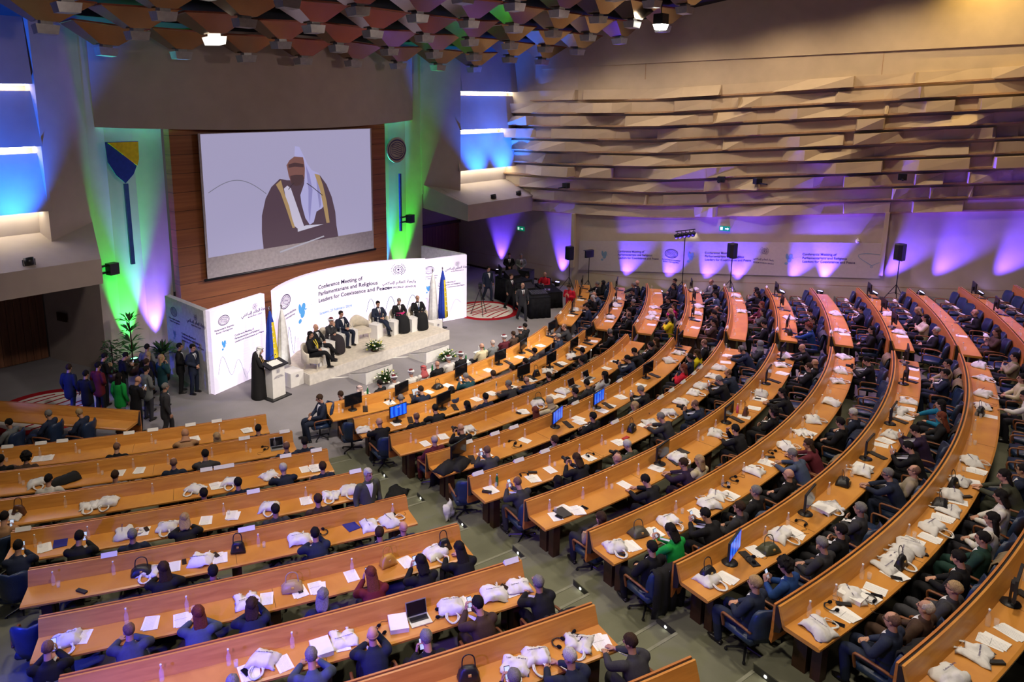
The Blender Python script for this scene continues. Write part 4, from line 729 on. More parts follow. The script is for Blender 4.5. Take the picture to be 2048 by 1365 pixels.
def armchair(x,y,z,rz,lab):
    t=thing('armchair',lab,'armchair',(x,y,z),rz,'cream armchairs on the podium')
    for n_,m_ in AC: link(n_,m_,t)
    return t
# lectern
lt=thing('lectern','white upright lectern with dark sloping top in front of the robed speaker','lectern',(-4.72,-12.28,0),.15)
link('column',MB().box((0,0,.56),(.52,.34,1.06)).mesh('column',MT['white']),lt); link('base',MB().box((0,0,.02),(.80,.62,.04)).mesh('base',MT['black']),lt); link('top',MB().box((0,0,1.13),(.78,.46,.04),0,None,.22).mesh('top',MT['black']),lt)
link('papers',MB().box((0,0,1.16),(.42,.3,.01),0,None,.22).mesh('papers',MT['card']),lt); link('front_print',wreath(0,0,.10,0).mesh('front_print',MT['ink']),lt,(-.02,-.176,.92)); link('front_lettering',text_mesh('Conference Meeting of\nParliamentarians and Religious\nLeaders for Coexistence and Peace',.028,MT['ink'],'CENTER',.0005),lt,(0,-.176,.76),(PI/2,0,0))
for s_ in(-1,1): link('microphone',MB().tube([(s_*.16,.1,1.15),(s_*.12,.12,1.32),(s_*.05,.0,1.42)],[.006]*3,6).ell((s_*.05,0,1.43),(.018,.018,.025),None,8,5).mesh('microphone',MT['black'],True),lt)
# confidence monitor wedges
for x0,lab in((-2.06,'white wedge box with dark sloping screen, nearer the lectern'),(.77,'white wedge box with dark sloping screen, nearer the flags at the far side')):
    t=thing('floor_monitor',lab,'floor monitor',(x0+.6,-13.15,0)); mb=MB(); mb.loft([[Vector((x,y,z)) for y,z in((-.48,0),(.48,0),(.48,.12),(-.48,.42))] for x in(-.6,.6)]); link('body',mb.mesh('body',MT['white']),t)
    mb=MB(); mb.loft([[Vector((x,y,z)) for y,z in((-.45,.42),(.45,.14),(.45,.155),(-.45,.435))] for x in(-.55,.55)]); link('screen',mb.mesh('screen',plain('grey_screen_glass',(.20,.19,.22),.12)),t)
    tag(link('floor_cable',MB().box((x0-.15,-12.5,.006),(.8,.05,.012),-.6).mesh('floor_cable',MT['white'])),'white cable cover on the carpet beside the %s wedge box'%('nearer' if x0<0 else 'farther'),'cable cover')
# white cubes with bottles
def small_bottle(t,x,y,z,mat='glass'):
    link('bottle',MB().lathe([(.001,0),(.032,0),(.033,.15),(.012,.20),(.012,.25)],(x,y,z),8).mesh('bottle',MT[mat],True),t); 
bt_me=MB().lathe([(.001,0),(.030,0),(.033,.02),(.033,.14),(.013,.19),(.012,.235)],(0,0,0),10).mesh('glass_body',MT['glass'],True); btc=MB().lathe([(.015,.23),(.015,.255)],(0,0,0),8).mesh('cap',MT['card'],True)
gb_me=MB().lathe([(.001,0),(.030,0),(.033,.02),(.033,.16),(.013,.22),(.012,.27)],(0,0,0),10).mesh('glass_body',plain('green_bottle_glass',(.02,.16,.05),.1),True)
tb_me=MB().lathe([(.001,0),(.028,0),(.033,.10),(.031,.10),(.026,.006),(.001,.006)],(0,0,0),10).mesh('tumbler',MT['glass'],True)
def bottle(x,y,z,lab,grp,me=None): 
    t=thing('water_bottle',lab,'bottle',(x,y,z),0,grp); link('glass_body',me or bt_me,t); link('cap',btc,t,(0,0,.02 if me else 0)); return t
def cube_table(x,y,z,h,w,lab,grp,n=2,green=False):
    t=thing('cube_table',lab,'side table',(x,y,z),random.uniform(-.3,.3),grp); link('body',MB().box((0,0,h/2-.01),(w,w,h-.02)).mesh('body',MT['white']),t); link('tabletop',MB().box((0,0,h-.01),(w+.02,w+.02,.02)).mesh('tabletop',MT['white']),t)
    for i in range(n): bottle(x-.1+.16*i,y+.05*(-1)**i,z+h,('green glass' if green and i else 'small clear')+' water bottle standing on a white cube '+('table before the first desk' if green else 'side table on the podium'),'bottles on the white side tables'+(' before the first desk' if green else ' on the podium'),gb_me if green and i else None)
for i,(x,y) in enumerate(((-2.55,-11.75),(-1.85,-11.2),(-1.10,-10.85),(-.45,-10.75),(.72,-10.85),(1.45,-11.0),(2.25,-11.25))): cube_table(x,y,.39,.55,.40,'white cube side table, %s from the lectern side on the podium'%ORD[i+1],'white cube tables on the podium')
for i,(x,y) in enumerate(((-3.75,-11.75),(3.55,-11.15))):
    t=thing('white_box',('white step box at the podium corner by the lectern','white step box at the podium corner by the far flags')[i],'box',(x,y,0),.1); link('body',MB().box((0,0,.25),(.55,.55,.5)).mesh('body',MT['white']),t); link('print',emblem(0,0,.07,0).mesh('print',MT['ink']),t,(0,-.278,.36))
for i,x in enumerate((-2.9,-2.35)): pass
# flags
def flag(x,y,kind,lab):
    t=thing('flag',lab,'flag',(x,y,0)); link('pole',MB().cyl((0,0,0),(0,0,2.55),.018,8).lathe([(.02,2.55),(.035,2.60),(.001,2.68)],(0,0,0),8).mesh('pole',MT['chrome'],True),t); link('base',MB().lathe([(.20,0),(.20,.03),(.05,.06)],(0,0,0),16).mesh('base',MT['metal'],True),t)
    mb=MB(); n=22; lv=[(2.50,.03),(2.1,.12),(1.6,.17),(1.0,.21),(.45,.25)]; rings=[]
    for z,r in lv: rings.append([Vector((r*.9*math.cos(2*PI*i/n)*(1+.25*math.sin(i*2.3)),-.02+r*.5*math.sin(2*PI*i/n)*(1+.35*math.sin(i*2.9)),z)) for i in range(n)])
    mats=[MT['flagb'],MT['flagy'],MT['flagw']] if kind=='b' else [MT['flagw'],MT['tealp'],MT['flagw']]
    mb.loft(rings)
    if kind=='b':
        for fi,f in enumerate(mb.f[:-2]):
            c=sum((mb.v[i] for i in f),Vector())/len(f); a=math.atan2(c.y,c.x)
            if c.x>.01 and c.z<1.9 and c.z>.62: mb.m[fi]=1
            elif c.x>-.03 and c.z>.6 and c.x<=.02: mb.m[fi]=0
    link('cloth',mb.mesh('cloth',mats,True),t)
    if kind=='b':
        for i in range(7): link('star',polyf([(.035*math.cos(PI/2+k*PI/5)*(1 if k%2==0 else .42),.035*math.sin(PI/2+k*PI/5)*(1 if k%2==0 else .42)) for k in range(10)],0).mesh('star',MT['flagw']),t,(-.04+.012*i,-.19-.006*i,2.0-.2*i))
flag(-4.05,-11.0,'b','blue flag with yellow triangle furled on a pole beside the lectern'); flag(-3.62,-11.05,'w','white flag with green print furled at the near end of the curved wall')
flag(4.25,-11.0,'b','blue flag with yellow triangle furled on a pole by the far display wall'); flag(3.72,-10.95,'w','white flag furled on a pole at the far end of the curved wall')
# flower arrangements
def flowers(x,y,z,r,lab):
    t=thing('flower_arrangement',lab,'flowers',(x,y,z)); rr=random.Random(int(x*100)); L=MB(); Wp=MB(); Y=MB(); pot=MB().lathe([(.09,0),(.15,.02),(.16,.09),(.12,.10)],(0,0,0),12)
    for i in range(95):
        a=rr.uniform(0,2*PI); e=rr.uniform(.05,1.35); d=Vector((math.cos(a)*math.cos(e)*1.15,math.sin(a)*math.cos(e)*.8,math.sin(e)*.8)); ln=r*rr.uniform(.7,1.15); p=Vector((0,0,.08)); tip=p+d*ln; s_=d.cross(Vector((0,0,1))).normalized()*.028; m_=p+d*ln*.6+Vector((0,0,.03))
        k=len(L.v); L.v+=[p,m_-s_,tip,m_+s_]; L.face([k,k+1,k+2,k+3])
    for i in range(30):
        a=rr.uniform(0,2*PI); e=rr.uniform(.2,1.4); d=Vector((math.cos(a)*math.cos(e)*1.1,math.sin(a)*math.cos(e)*.75,math.sin(e)*.72)); (Y if i%4==0 else Wp).ell(Vector((0,0,.08))+d*r*rr.uniform(.7,1.0),(.036,.036,.03),None,7,5)
    link('pot',pot.mesh('pot',MT['dark'],True),t); o=link('foliage',L.mesh('foliage',MT['leaf']),t); o['kind']='stuff'; link('blossoms',Wp.mesh('blossoms',MT['petal'],True),t)['kind']='stuff'; link('lilies',Y.mesh('lilies',MT['lily'],True),t)['kind']='stuff'
flowers(-1.45,-13.95,0,.50,'white and yellow flower arrangement on the carpet before the nearer wedge box'); flowers(1.55,-13.95,0,.46,'white and yellow flower arrangement on the carpet before the farther wedge box'); flowers(-.35,-12.05,.39,.46,'white and yellow flower arrangement on the podium front edge')
# round rugs
for x,y,r,lab in((-10.3,-8.1,1.75,'round red and cream rug under the group standing by the plants'),(7.45,-10.6,1.55,'round red and cream rug beyond the far display wall')):
    t=thing('round_rug',lab,'rug',(x,y,0)); link('border',MB().prism([(r*math.cos(2*PI*i/48),r*math.sin(2*PI*i/48)) for i in range(48)],.0,.012).mesh('border',MT['red']),t); r2=r*.82
    link('field',MB().prism([(r2*math.cos(2*PI*i/48),r2*math.sin(2*PI*i/48)) for i in range(48)],.012,.016).mesh('field',MT['rugw']),t)
    mb=MB()
    for i in range(9):
        yy=-r2*.75+i*r2*.19; hw_=math.sqrt(max(0,r2*r2-yy*yy))*(.85-.12*(i%3)); mb.loft([[Vector((x_,yy-.03+.10*math.sin(x_*2+i),.0165)),Vector((x_,yy+.05+.10*math.sin(x_*2+i),.0165)),Vector((x_,yy+.05+.10*math.sin(x_*2+i),.019)),Vector((x_,yy-.03+.10*math.sin(x_*2+i),.019))] for x_ in [-hw_+2*hw_*k/12 for k in range(13)]])
    link('stripes',mb.mesh('stripes',MT['red']),t)
# plants by the pylon
def plant(x,y,h,kind,lab):
    t=thing('potted_plant',lab,'plant',(x,y,0)); rr=random.Random(int(h*77)); link('pot',MB().lathe([(.15,0),(.22,.36),(.19,.36),(.17,.05)],(0,0,0),14).mesh('pot',MT['dark'],True),t); st=MB(); L=MB()
    st.tube([(0,0,.3),(.03,.02,h*.5),(0,0,h*.85)],[.03,.025,.015],7)
    N={'d':85,'s':260,'b':70}[kind]
    for i in range(N):
        u=rr.random(); zz=.45+(h*.85-.45)*u; a=rr.uniform(0,2*PI)
        if kind=='s': ln=.16;R_=.35*(1-.6*abs(u-.4)); p=Vector((math.cos(a)*R_*rr.random(),math.sin(a)*R_*rr.random(),zz)); e=rr.uniform(-.5,.6); wd=.035
        elif kind=='d': ln=.55; zz=h*(.35+.16*int(u*4)) ; p=Vector((0,0,zz)); e=rr.uniform(.1,1.0); wd=.045
        else: ln=.7; p=Vector((0,0,h*.55)); e=rr.uniform(.0,1.2); wd=.05
        d=Vector((math.cos(a)*math.cos(e),math.sin(a)*math.cos(e),math.sin(e))); s_=d.cross(Vector((0,0,1))).normalized()*wd; m_=p+d*ln*.55; tip=p+d*ln-Vector((0,0,ln*.22)); k=len(L.v); L.v+=[p,m_-s_,tip,m_+s_]; L.face([k,k+1,k+2,k+3])
    link('stem',st.mesh('stem',MT['dark'],True),t); link('leaves',L.mesh('leaves',MT['leaf']),t)['kind']='stuff'
plant(-7.95,-7.2,1.75,'s','slim small-leaved potted shrub against the green lit pylon'); plant(-7.2,-7.0,2.35,'d','tall dracaena plant with tiered leaves in green light'); plant(-6.65,-8.3,1.7,'b','spreading palm-like plant in blue light beside the unlit display wall')
# ---------------------------------------------------------------- coloured floor lights
def par(x,y,z,tx,ty,tz,col,en,lens,lab,spot=34,size=.06,grp='coloured floor spotlights'):
    d=(Vector((tx,ty,tz))-Vector((x,y,z))).normalized(); Rm=d.to_track_quat('Z','Y').to_matrix()
    t=thing('par_light',lab,'spotlight',(x,y,z),0,grp); link('can',MB().lathe([(.07,-.13),(.13,-.11),(.14,.10),(.12,.10),(.12,.06)],(0,0,.14),14,Rm).mesh('can',MT['black'],True),t)
    link('lens',MB().lathe([(.001,.07),(.118,.07),(.118,.078),(.001,.078)],(0,0,.14),14,Rm).mesh('lens',MT[lens]),t); link('yoke',MB().box((-.16,0,.1),(.02,.06,.2)).box((.16,0,.1),(.02,.06,.2)).box((0,0,.01),(.34,.10,.02)).mesh('yoke',MT['metal']),t)
    lamp('floor_spot','SPOT',tuple(Vector((x,y,z+.14))+d*.10),(tx,ty,tz),col,en,size,spot,.75)
VI=(.10,.045,1)
for i,(s_,lean,en) in enumerate(((2.9,0,230),(7.0,-.3,300),(10.3,-.9,330),(12.3,-1.1,330),(14.1,-.9,300),(15.6,-.3,300),(17.6,-1.5,360),(19.1,-.4,330),(21.1,-1.7,400),(22.7,-1.8,400),(24.6,-2.0,420),(26.4,-2.2,420))):
    p,n=wbase(s_); g=max(0,(s_-11.5))*.095; g=[ZF[k] for k in range(1,12) if -(k*1.55+9.5)>=p.y]; g=max(g) if g else 0
    base=p+n*.30; tgt=p+n*.16+Vector((0,lean,3.4+g)); par(base.x,base.y,g,tgt.x,tgt.y,tgt.z,VI,en*WALLUP,'bluelens','violet floor spotlight washing the side wall, %s from the stage'%ORD[i+1],52)
par(-6.74,-5.98,0,-6.84,-5.90,6,(.02,1,.08),900*PYL,'greenlens','green floor spotlight behind the plants on the near pylon',36)
par(-5.80,-5.94,0,-5.90,-5.82,6,(.18,.10,1),900*PYL,'bluelens','bright violet blue floor spotlight beside the unlit display wall',36)
par(5.55,-6.02,0,5.60,-5.90,6,(.05,.35,1),700*PYL,'bluelens','blue floor spotlight on the far pylon',32); par(6.50,-5.94,0,6.58,-5.85,6,(.05,1,.05),900*PYL,'greenlens','green floor spotlight on the far pylon',34)
par(-3.95,-11.55,0,-3.7,-10.9,1.6,(1,.95,.9),60,'whitelens','white floor spotlight beside the white step box',60)
par(-15.9,-23.6,3.6,-12.2,-24.0,1.6,(.05,.05,1),2600*BLC,'bluelens','added blue spotlight, unseen, raised above the outer end of the near block',110,.1)  # added lamp, raised and out of view, to throw blue on the near-block desks
par(-15.6,-20.6,2.6,-12.6,-20.9,1.2,(.03,.05,1),900*BLC,'bluelens','added blue spotlight, unseen, raised farther along the outer aisle of the near block',110,.1)  # second added lamp off the floor, unseen, tinting the near-block desk ends
par(-13.4,-9.6,2.5,-9.9,-9.3,1.3,(.05,.08,1),1300,'bluelens','blue floor spotlight near the round rug by the doors',50,.1)  # added out-of-view lamp, hung high to colour the guests at the rug blue
for sg in(-1,1):
    for x in((-10.4,-12.4) if sg<0 else (10.6,12.6)):
        par(x,-8.3,4.68,x,-7.2,8.2,(.01,.12,1),520*BOXB,'bluelens','blue spotlight lying on the %s canopy, %s the screen'%('near' if sg<0 else 'far','closer to' if abs(x)<11.5 else 'farther from'),70,.1)
# ---------------------------------------------------------------- desks
def inview(p,m=60):
    d=Vector(p)-Vector((-16.3225,-31.6021,9.3537)); z=d.dot(FW)
    if z<.5: return False
    u=892.28+1421.26*d.dot(RT)/z; v=483.63-1421.26*d.dot(UP)/z
    return -m<u<2048+m and -m<v<1365+m
def aislewd(b): return 'broad aisle' if b!='F' else 'cross aisle'
def ordseq(lst,b,key): # rank counted from the aisle that the block shares
    return sorted(lst,key=(lambda q:-key(q)) if b=='L' else key)
PF_TOP=[(.09,.715),(.09,.755),(.60,.755),(.635,.74),(.635,.71),(.60,.69),(.12,.69)]
PF_BACK=[(.0,1.0),(.03,1.0),(.125,.757),(.125,.715),(.09,.715)]
PF_FRONT=[(-.065,.995),(-.035,.995),(-.03,.50),(-.05,.36),(-.09,.40),(-.075,.6)]
PF_GR=[(-.036,.55),(-.036,.975),(.002,.975),(.08,.73),(.06,.60)]
for b in 'RFL':
    for k,(d0,d1) in ENDS[b].items():
        a0,a1=math.radians(d0),math.radians(d1); c=P(b,k,(a0+a1)/2,.3)
        t=thing('conference_desk','long curved light wood conference desk, %s row from the stage in the %s'%(ORD[k],BN[b]),'desk',tuple(c),0,'curved conference desks')
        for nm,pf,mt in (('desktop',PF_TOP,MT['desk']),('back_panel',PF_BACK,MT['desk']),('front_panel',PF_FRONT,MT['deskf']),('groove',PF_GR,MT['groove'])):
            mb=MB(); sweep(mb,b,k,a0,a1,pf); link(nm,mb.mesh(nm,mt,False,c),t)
        R_=CIR[b][2]+1.6*(k-1); L=(a1-a0)*R_; n=max(3,round(L/2.3))
        for i in range(n):
            a=a0+(.35/R_)+(a1-a0-.7/R_)*i/(n-1); q_=P(b,k,a,.22)-c
            link('support',MB().box((q_.x,q_.y,q_.z+.355),(.16,.20,.71),a).mesh('support',MT['dark']),t)
            q2=P(b,k,a,.46)-c; link('support',MB().box((q2.x,q2.y,q2.z+.355),(.16,.14,.71),a).mesh('support',MT['dark']),t)
        # joint lines between desktop sections
        for i in range(1,n-1):
            a=a0+(.35/R_)+(a1-a0-.7/R_)*i/(n-1); q_=P(b,k,a,.36)-c
            link('seam',MB().box((q_.x,q_.y,q_.z+.7555),(.006,.50,.003),a).mesh('seam',MT['groove']),t)
# short side desks angled to the rows
def side_desk(A,B,lab,sg):
    A=Vector((*A,0));B=Vector((*B,0)); d=(B-A).normalized(); n=Vector((d.y,-d.x,0))*sg; c=(A+B)/2; t=thing('side_desk',lab,'desk',tuple(c),0)
    for nm,pf,mt in (('desktop',PF_TOP,MT['desk']),('back_panel',PF_BACK,MT['desk']),('front_panel',PF_FRONT,MT['deskf']),('groove',PF_GR,MT['groove'])):
        link(nm,MB().loft([[e+n*tt+Vector((0,0,z)) for tt,z in pf] for e in(A,B)]).mesh(nm,mt,False,c),t)
    for f in(.06,.5,.94):
        p=A.lerp(B,f)+n*.35-c; link('support',MB().box((p.x,p.y,.35),(.16,.3,.7),math.atan2(d.y,d.x)).mesh('support',MT['dark']),t)
    return t
side_desk((-9.19,-12.50),(-12.2,-8.3),'short light wood desk angled toward the stage, beside the round rug',-1)
# ---------------------------------------------------------------- chairs
def chair_parts():
    seat=MB(); seat.loft([[Vector((x*w,y*.26-.0,z)) for x,y in((-1,-1),(-.6,-1.05),(0,-1.08),(.6,-1.05),(1,-1),(1,.9),(.6,1.02),(-.6,1.02),(-1,.9))] for z,w in((.38,.24),(.41,.27),(.46,.27),(.485,.24))])
    back=MB(); rings=[]
    for z,y,w in((.44,-.27,.24),(.55,-.29,.28),(.75,-.31,.295),(.92,-.35,.285),(.99,-.375,.25),(1.01,-.38,.20)):
        th=.05 if z<.98 else .02
        rings.append([Vector((x*w,y+.05*(1-abs(x))*-1+.07*x*x+o*th,z)) for x,o in ((-1,0),(-.7,1),(0,1),(.7,1),(1,0),(.7,-1),(0,-1.2),(-.7,-1))])
    back.loft(rings)
    arms=[]
    for s in(-1,1): arms.append(MB().tube([(s*.27,-.26,.62),(s*.31,-.10,.665),(s*.315,.12,.665),(s*.30,.22,.63),(s*.28,.20,.44)],[(.025,.018)]*5,8,(1,0,0)))
    base=MB().cyl((0,0,.09),(0,0,.39),.03,8); 
    for i in range(5):
        a=2*PI*i/5; base.cyl((0,0,.10),(.28*math.cos(a),.28*math.sin(a),.06),.022,6,.015); base.ell((.28*math.cos(a),.28*math.sin(a),.03),(.028,.028,.028),None,7,5)
    return [('seat',seat.mesh('seat',MT['leather'],True)),('backrest',back.mesh('backrest',MT['leather'],True)),('armrest',arms[0].mesh('armrest',MT['arm'],True)),('armrest',arms[1].mesh('armrest',MT['arm'],True)),('swivel_base',base.mesh('swivel_base',MT['metal']))]
CH=chair_parts(); proto=thing('conference_chair','','chair')
for n_,m_ in CH: link(n_,m_,proto)
used=[False]
def chair(loc,rz):
    if not used[0]: used[0]=True; c=proto; c.location=loc; c.rotation_euler=(0,0,rz)
    else: c=copy_tree(proto); c.location=loc; c.rotation_euler=(0,0,rz)
    return c
# drifting coat over a chair back
def coat_parts(seed):
    rr=random.Random(seed); mb=MB(); rings=[]
    for j,(y,z,w) in enumerate(((-.25,.78,.20),(-.29,.97,.25),(-.35,1.04,.27),(-.44,1.0,.30),(-.47,.78,.33),(-.49,.52,.36),(-.47,.30,.37))):
        rings.append([Vector((-w+2*w*i/14+rr.uniform(-.006,.006),y+.025*math.sin(i*1.7+j*.4)+rr.uniform(-.006,.006),z+rr.uniform(-.012,.012))) for i in range(15)])
    n=15; 
    for r in rings: mb.v+=r
    for a in range(len(rings)-1):
        for i in range(n-1): mb.face([a*n+i,a*n+i+1,(a+1)*n+i+1,(a+1)*n+i])
    me=mb.mesh('coat',MT['cloth'],True); return me
COATS=[coat_parts(i) for i in range(3)]
def coat_on(loc,rz,col,lab,i):
    o=link('draped_coat',COATS[i%3],None,loc,(0,0,rz),col); m=o.modifiers.new('s','SOLIDIFY'); m.thickness=.018; m.offset=1; return tag(o,lab,'coat')
# ---------------------------------------------------------------- desk items
def jitter(mb,a,s,seed):
    for p in mb.v:
        q_=noise.noise_vector(Vector((p.x*s+seed,p.y*s,p.z*s))); p+=q_*a
    return mb
def grid_box(w,d,h,nx=12,ny=9,r=.3):
    mb=MB(); rings=[]
    for j in range(ny+1):
        y=-d/2+d*j/ny; e=1-abs(2*j/ny-1)**4; hh=h*(.25+.75*e)
        ring=[]
        for i in range(nx+1): x=-w/2+w*i/nx; f=1-abs(2*i/nx-1)**4; ring.append(Vector((x,y,hh*(.2+.8*f))))
        for i in range(nx,-1,-1): x=-w/2+w*i/nx; ring.append(Vector((x*.97,y*.97,.002)))
        rings.append(ring)
    return mb.loft(rings)
TOTES=[]
for i in range(4):
    m=jitter(jitter(grid_box(.40,.34,(.09,.12,.07,.14)[i],16,12),.055,6,i*7.3),.022,19,i*3.1)
    for p in m.v: p.z=max(.001,p.z)
    hd=MB()
    for s in(-1,1): hd.tube([(-.07*s-.02,-.15,.05),(-.10*s,-.25,.02+.03*(i%2)),(-.02*s,-.33,.015),(.07*s,-.27,.02),(.08*s,-.15,.05)],[(.013,.004)]*5,6,(1,0,0))
    pr=MB(); pr.box((.02,.02,(.09,.12,.07,.14)[i]*.98+.004),(.10,.07,.002),.2); 
    TOTES.append((m.mesh('bag_body',MT['tote'],True),hd.mesh('handle',MT['tote'],True)))
lo1=text_mesh('Conference Meeting',.032,MT['inkl'] if False else MT['ink'],'CENTER',.0005)
HP=(MB().tube([(-.085,0,.02),(-.08,.07,.02),(0,.115,.02),(.08,.07,.02),(.085,0,.02)],[(.007,.012)]*5,7,(0,0,1)),MB().ell((-.085,-.01,.03),(.018,.038,.03),None,9,6),MB().ell((.085,-.01,.03),(.018,.038,.03),None,9,6),MB().tube([(.09,-.04,.01),(.16,-.09,.004),(.12,-.18,.004),(.20,-.22,.004),(.25,-.16,.004)],[.003]*5,5))
HP=[('headband',HP[0].mesh('headband',MT['black'],True)),('ear_cushion',HP[1].mesh('ear_cushion',MT['blackm'],True)),('ear_cushion',HP[2].mesh('ear_cushion',MT['blackm'],True)),('cable',HP[3].mesh('cable',MT['black']))]
MON=[('bezel',MB().box((0,0,.34),(.56,.035,.335)).mesh('bezel',MT['black'])),('stand',MB().box((0,.06,.18),(.07,.03,.34)).box((0,.035,.3),(.2,.05,.12)).mesh('stand',MT['black'])),('base',MB().lathe([(.13,0),(.13,.012),(.03,.02)],(0,.05,0),16).mesh('base',MT['black'],True))]
SCR=MB().box((0,-.020,.345),(.535,.006,.305)).mesh('screen',MT['screen']); SCRB=MB().box((0,-.020,.345),(.535,.006,.305)).mesh('screen',MT['blues'])
clk=text_mesh('10:50',.05,MT['card'],'CENTER',.001)
KB=MB().box((0,0,.009),(.40,.14,.018)).mesh('keyboard',MT['black'])
LAP=[('keyboard_deck',MB().box((0,0,.008),(.33,.23,.016)).mesh('keyboard_deck',MT['silver'])),('keys',MB().box((0,.03,.017),(.28,.11,.003)).mesh('keys',MT['black'])),('lid',MB().box((0,.15,.115),(.33,.008,.22),0,None,-.30).mesh('lid',MT['silver'])),('screen',MB().box((0,.143,.115),(.305,.004,.195),0,None,-.30).mesh('screen',MT['screen']))]
def put_laptop(t):
    dk=link(*LAP[0],t); link(*LAP[1],dk); ld=link(*LAP[2],t); link(*LAP[3],ld)
PAPERS=[]
for i in range(3):
    mb=MB()
    for j in range(i+1): mb.box((.03*j,-.02*j,.002+.003*j),(.21,.297,.003),.09*j*(1 if j%2 else -1))
    PAPERS.append(mb.mesh('sheets',MT['paper']))
PHB=MB().box((0,0,.005),(.075,.155,.009)).mesh('case',MT['black']); PHS=MB().box((0,0,.0102),(.066,.142,.001)).mesh('glass',MT['screen']); PHL=MB().box((0,0,.0102),(.066,.142,.001)).mesh('glass',MT['phone'])
REC=MB().box((0,0,.015),(.065,.20,.03)).mesh('body',MT['black']); RECS=MB().box((0,.05,.031),(.04,.04,.002)).mesh('display',MT['metal'])
BAGC=dict(black=((.012,.012,.014),'black leather'),green=((.05,.055,.03),'dark green'),olive=((.07,.065,.045),'olive'),brown=((.10,.04,.02),'brown leather'),mustard=((.50,.26,.03),'mustard yellow'),tan=((.40,.29,.17),'tan and white'))
def bag_parts(i):
    w,d,h=((.30,.16,.20),(.34,.24,.14),(.26,.12,.22))[i]; b=jitter(grid_box(w,d,h,10,8),.02,9,i*5.); 
    for p in b.v: p.z=max(.001,p.z)
    hd=MB().tube([(-w*.3,0,h*.8),(-w*.25,.03,h+.10),(0,.04,h+.14),(w*.25,.03,h+.10),(w*.3,0,h*.8)],[(.009,.005)]*5,6); f=MB().box((0,-d*.45,h*.6),(.04,.02,.03))
    return [('body',b.mesh('body',MT['gloss'],True)),('strap',hd.mesh('strap',MT['gloss'],True)),('clasp',f.mesh('clasp',MT['gold']))]
BAGS=[bag_parts(i) for i in range(3)]
GRPN=dict(tote='white tote bags on the desks',paper='papers on the desks',mon='desk monitors',lap='laptops',hp='headphones on the desks',rec='receivers on the desks',ph='phones on the desks',bag='handbags on the desks',coat='coats on the desks',box='white boxes on the desks',folder='folders on the desks',bottle='odd bottles')
byk={}
for it in ITEMS:
    ty=it[0].split(':')[0].split('_')[0]; byk.setdefault((ty,it[1],it[2]),[]).append(it)
rr=random.Random(9); ci=0
def where(ty,it):
    b,k=it[1],it[2]; l=ordseq(byk[(ty,b,k)],b,lambda q:q[3]); i=l.index(it)+1
    return 'on %s %s desk, %s from aisle'%(ORD[k],{'R':'centre-block','F':'wall-side','L':'near-block'}[b],ORD[i])
placed=[]
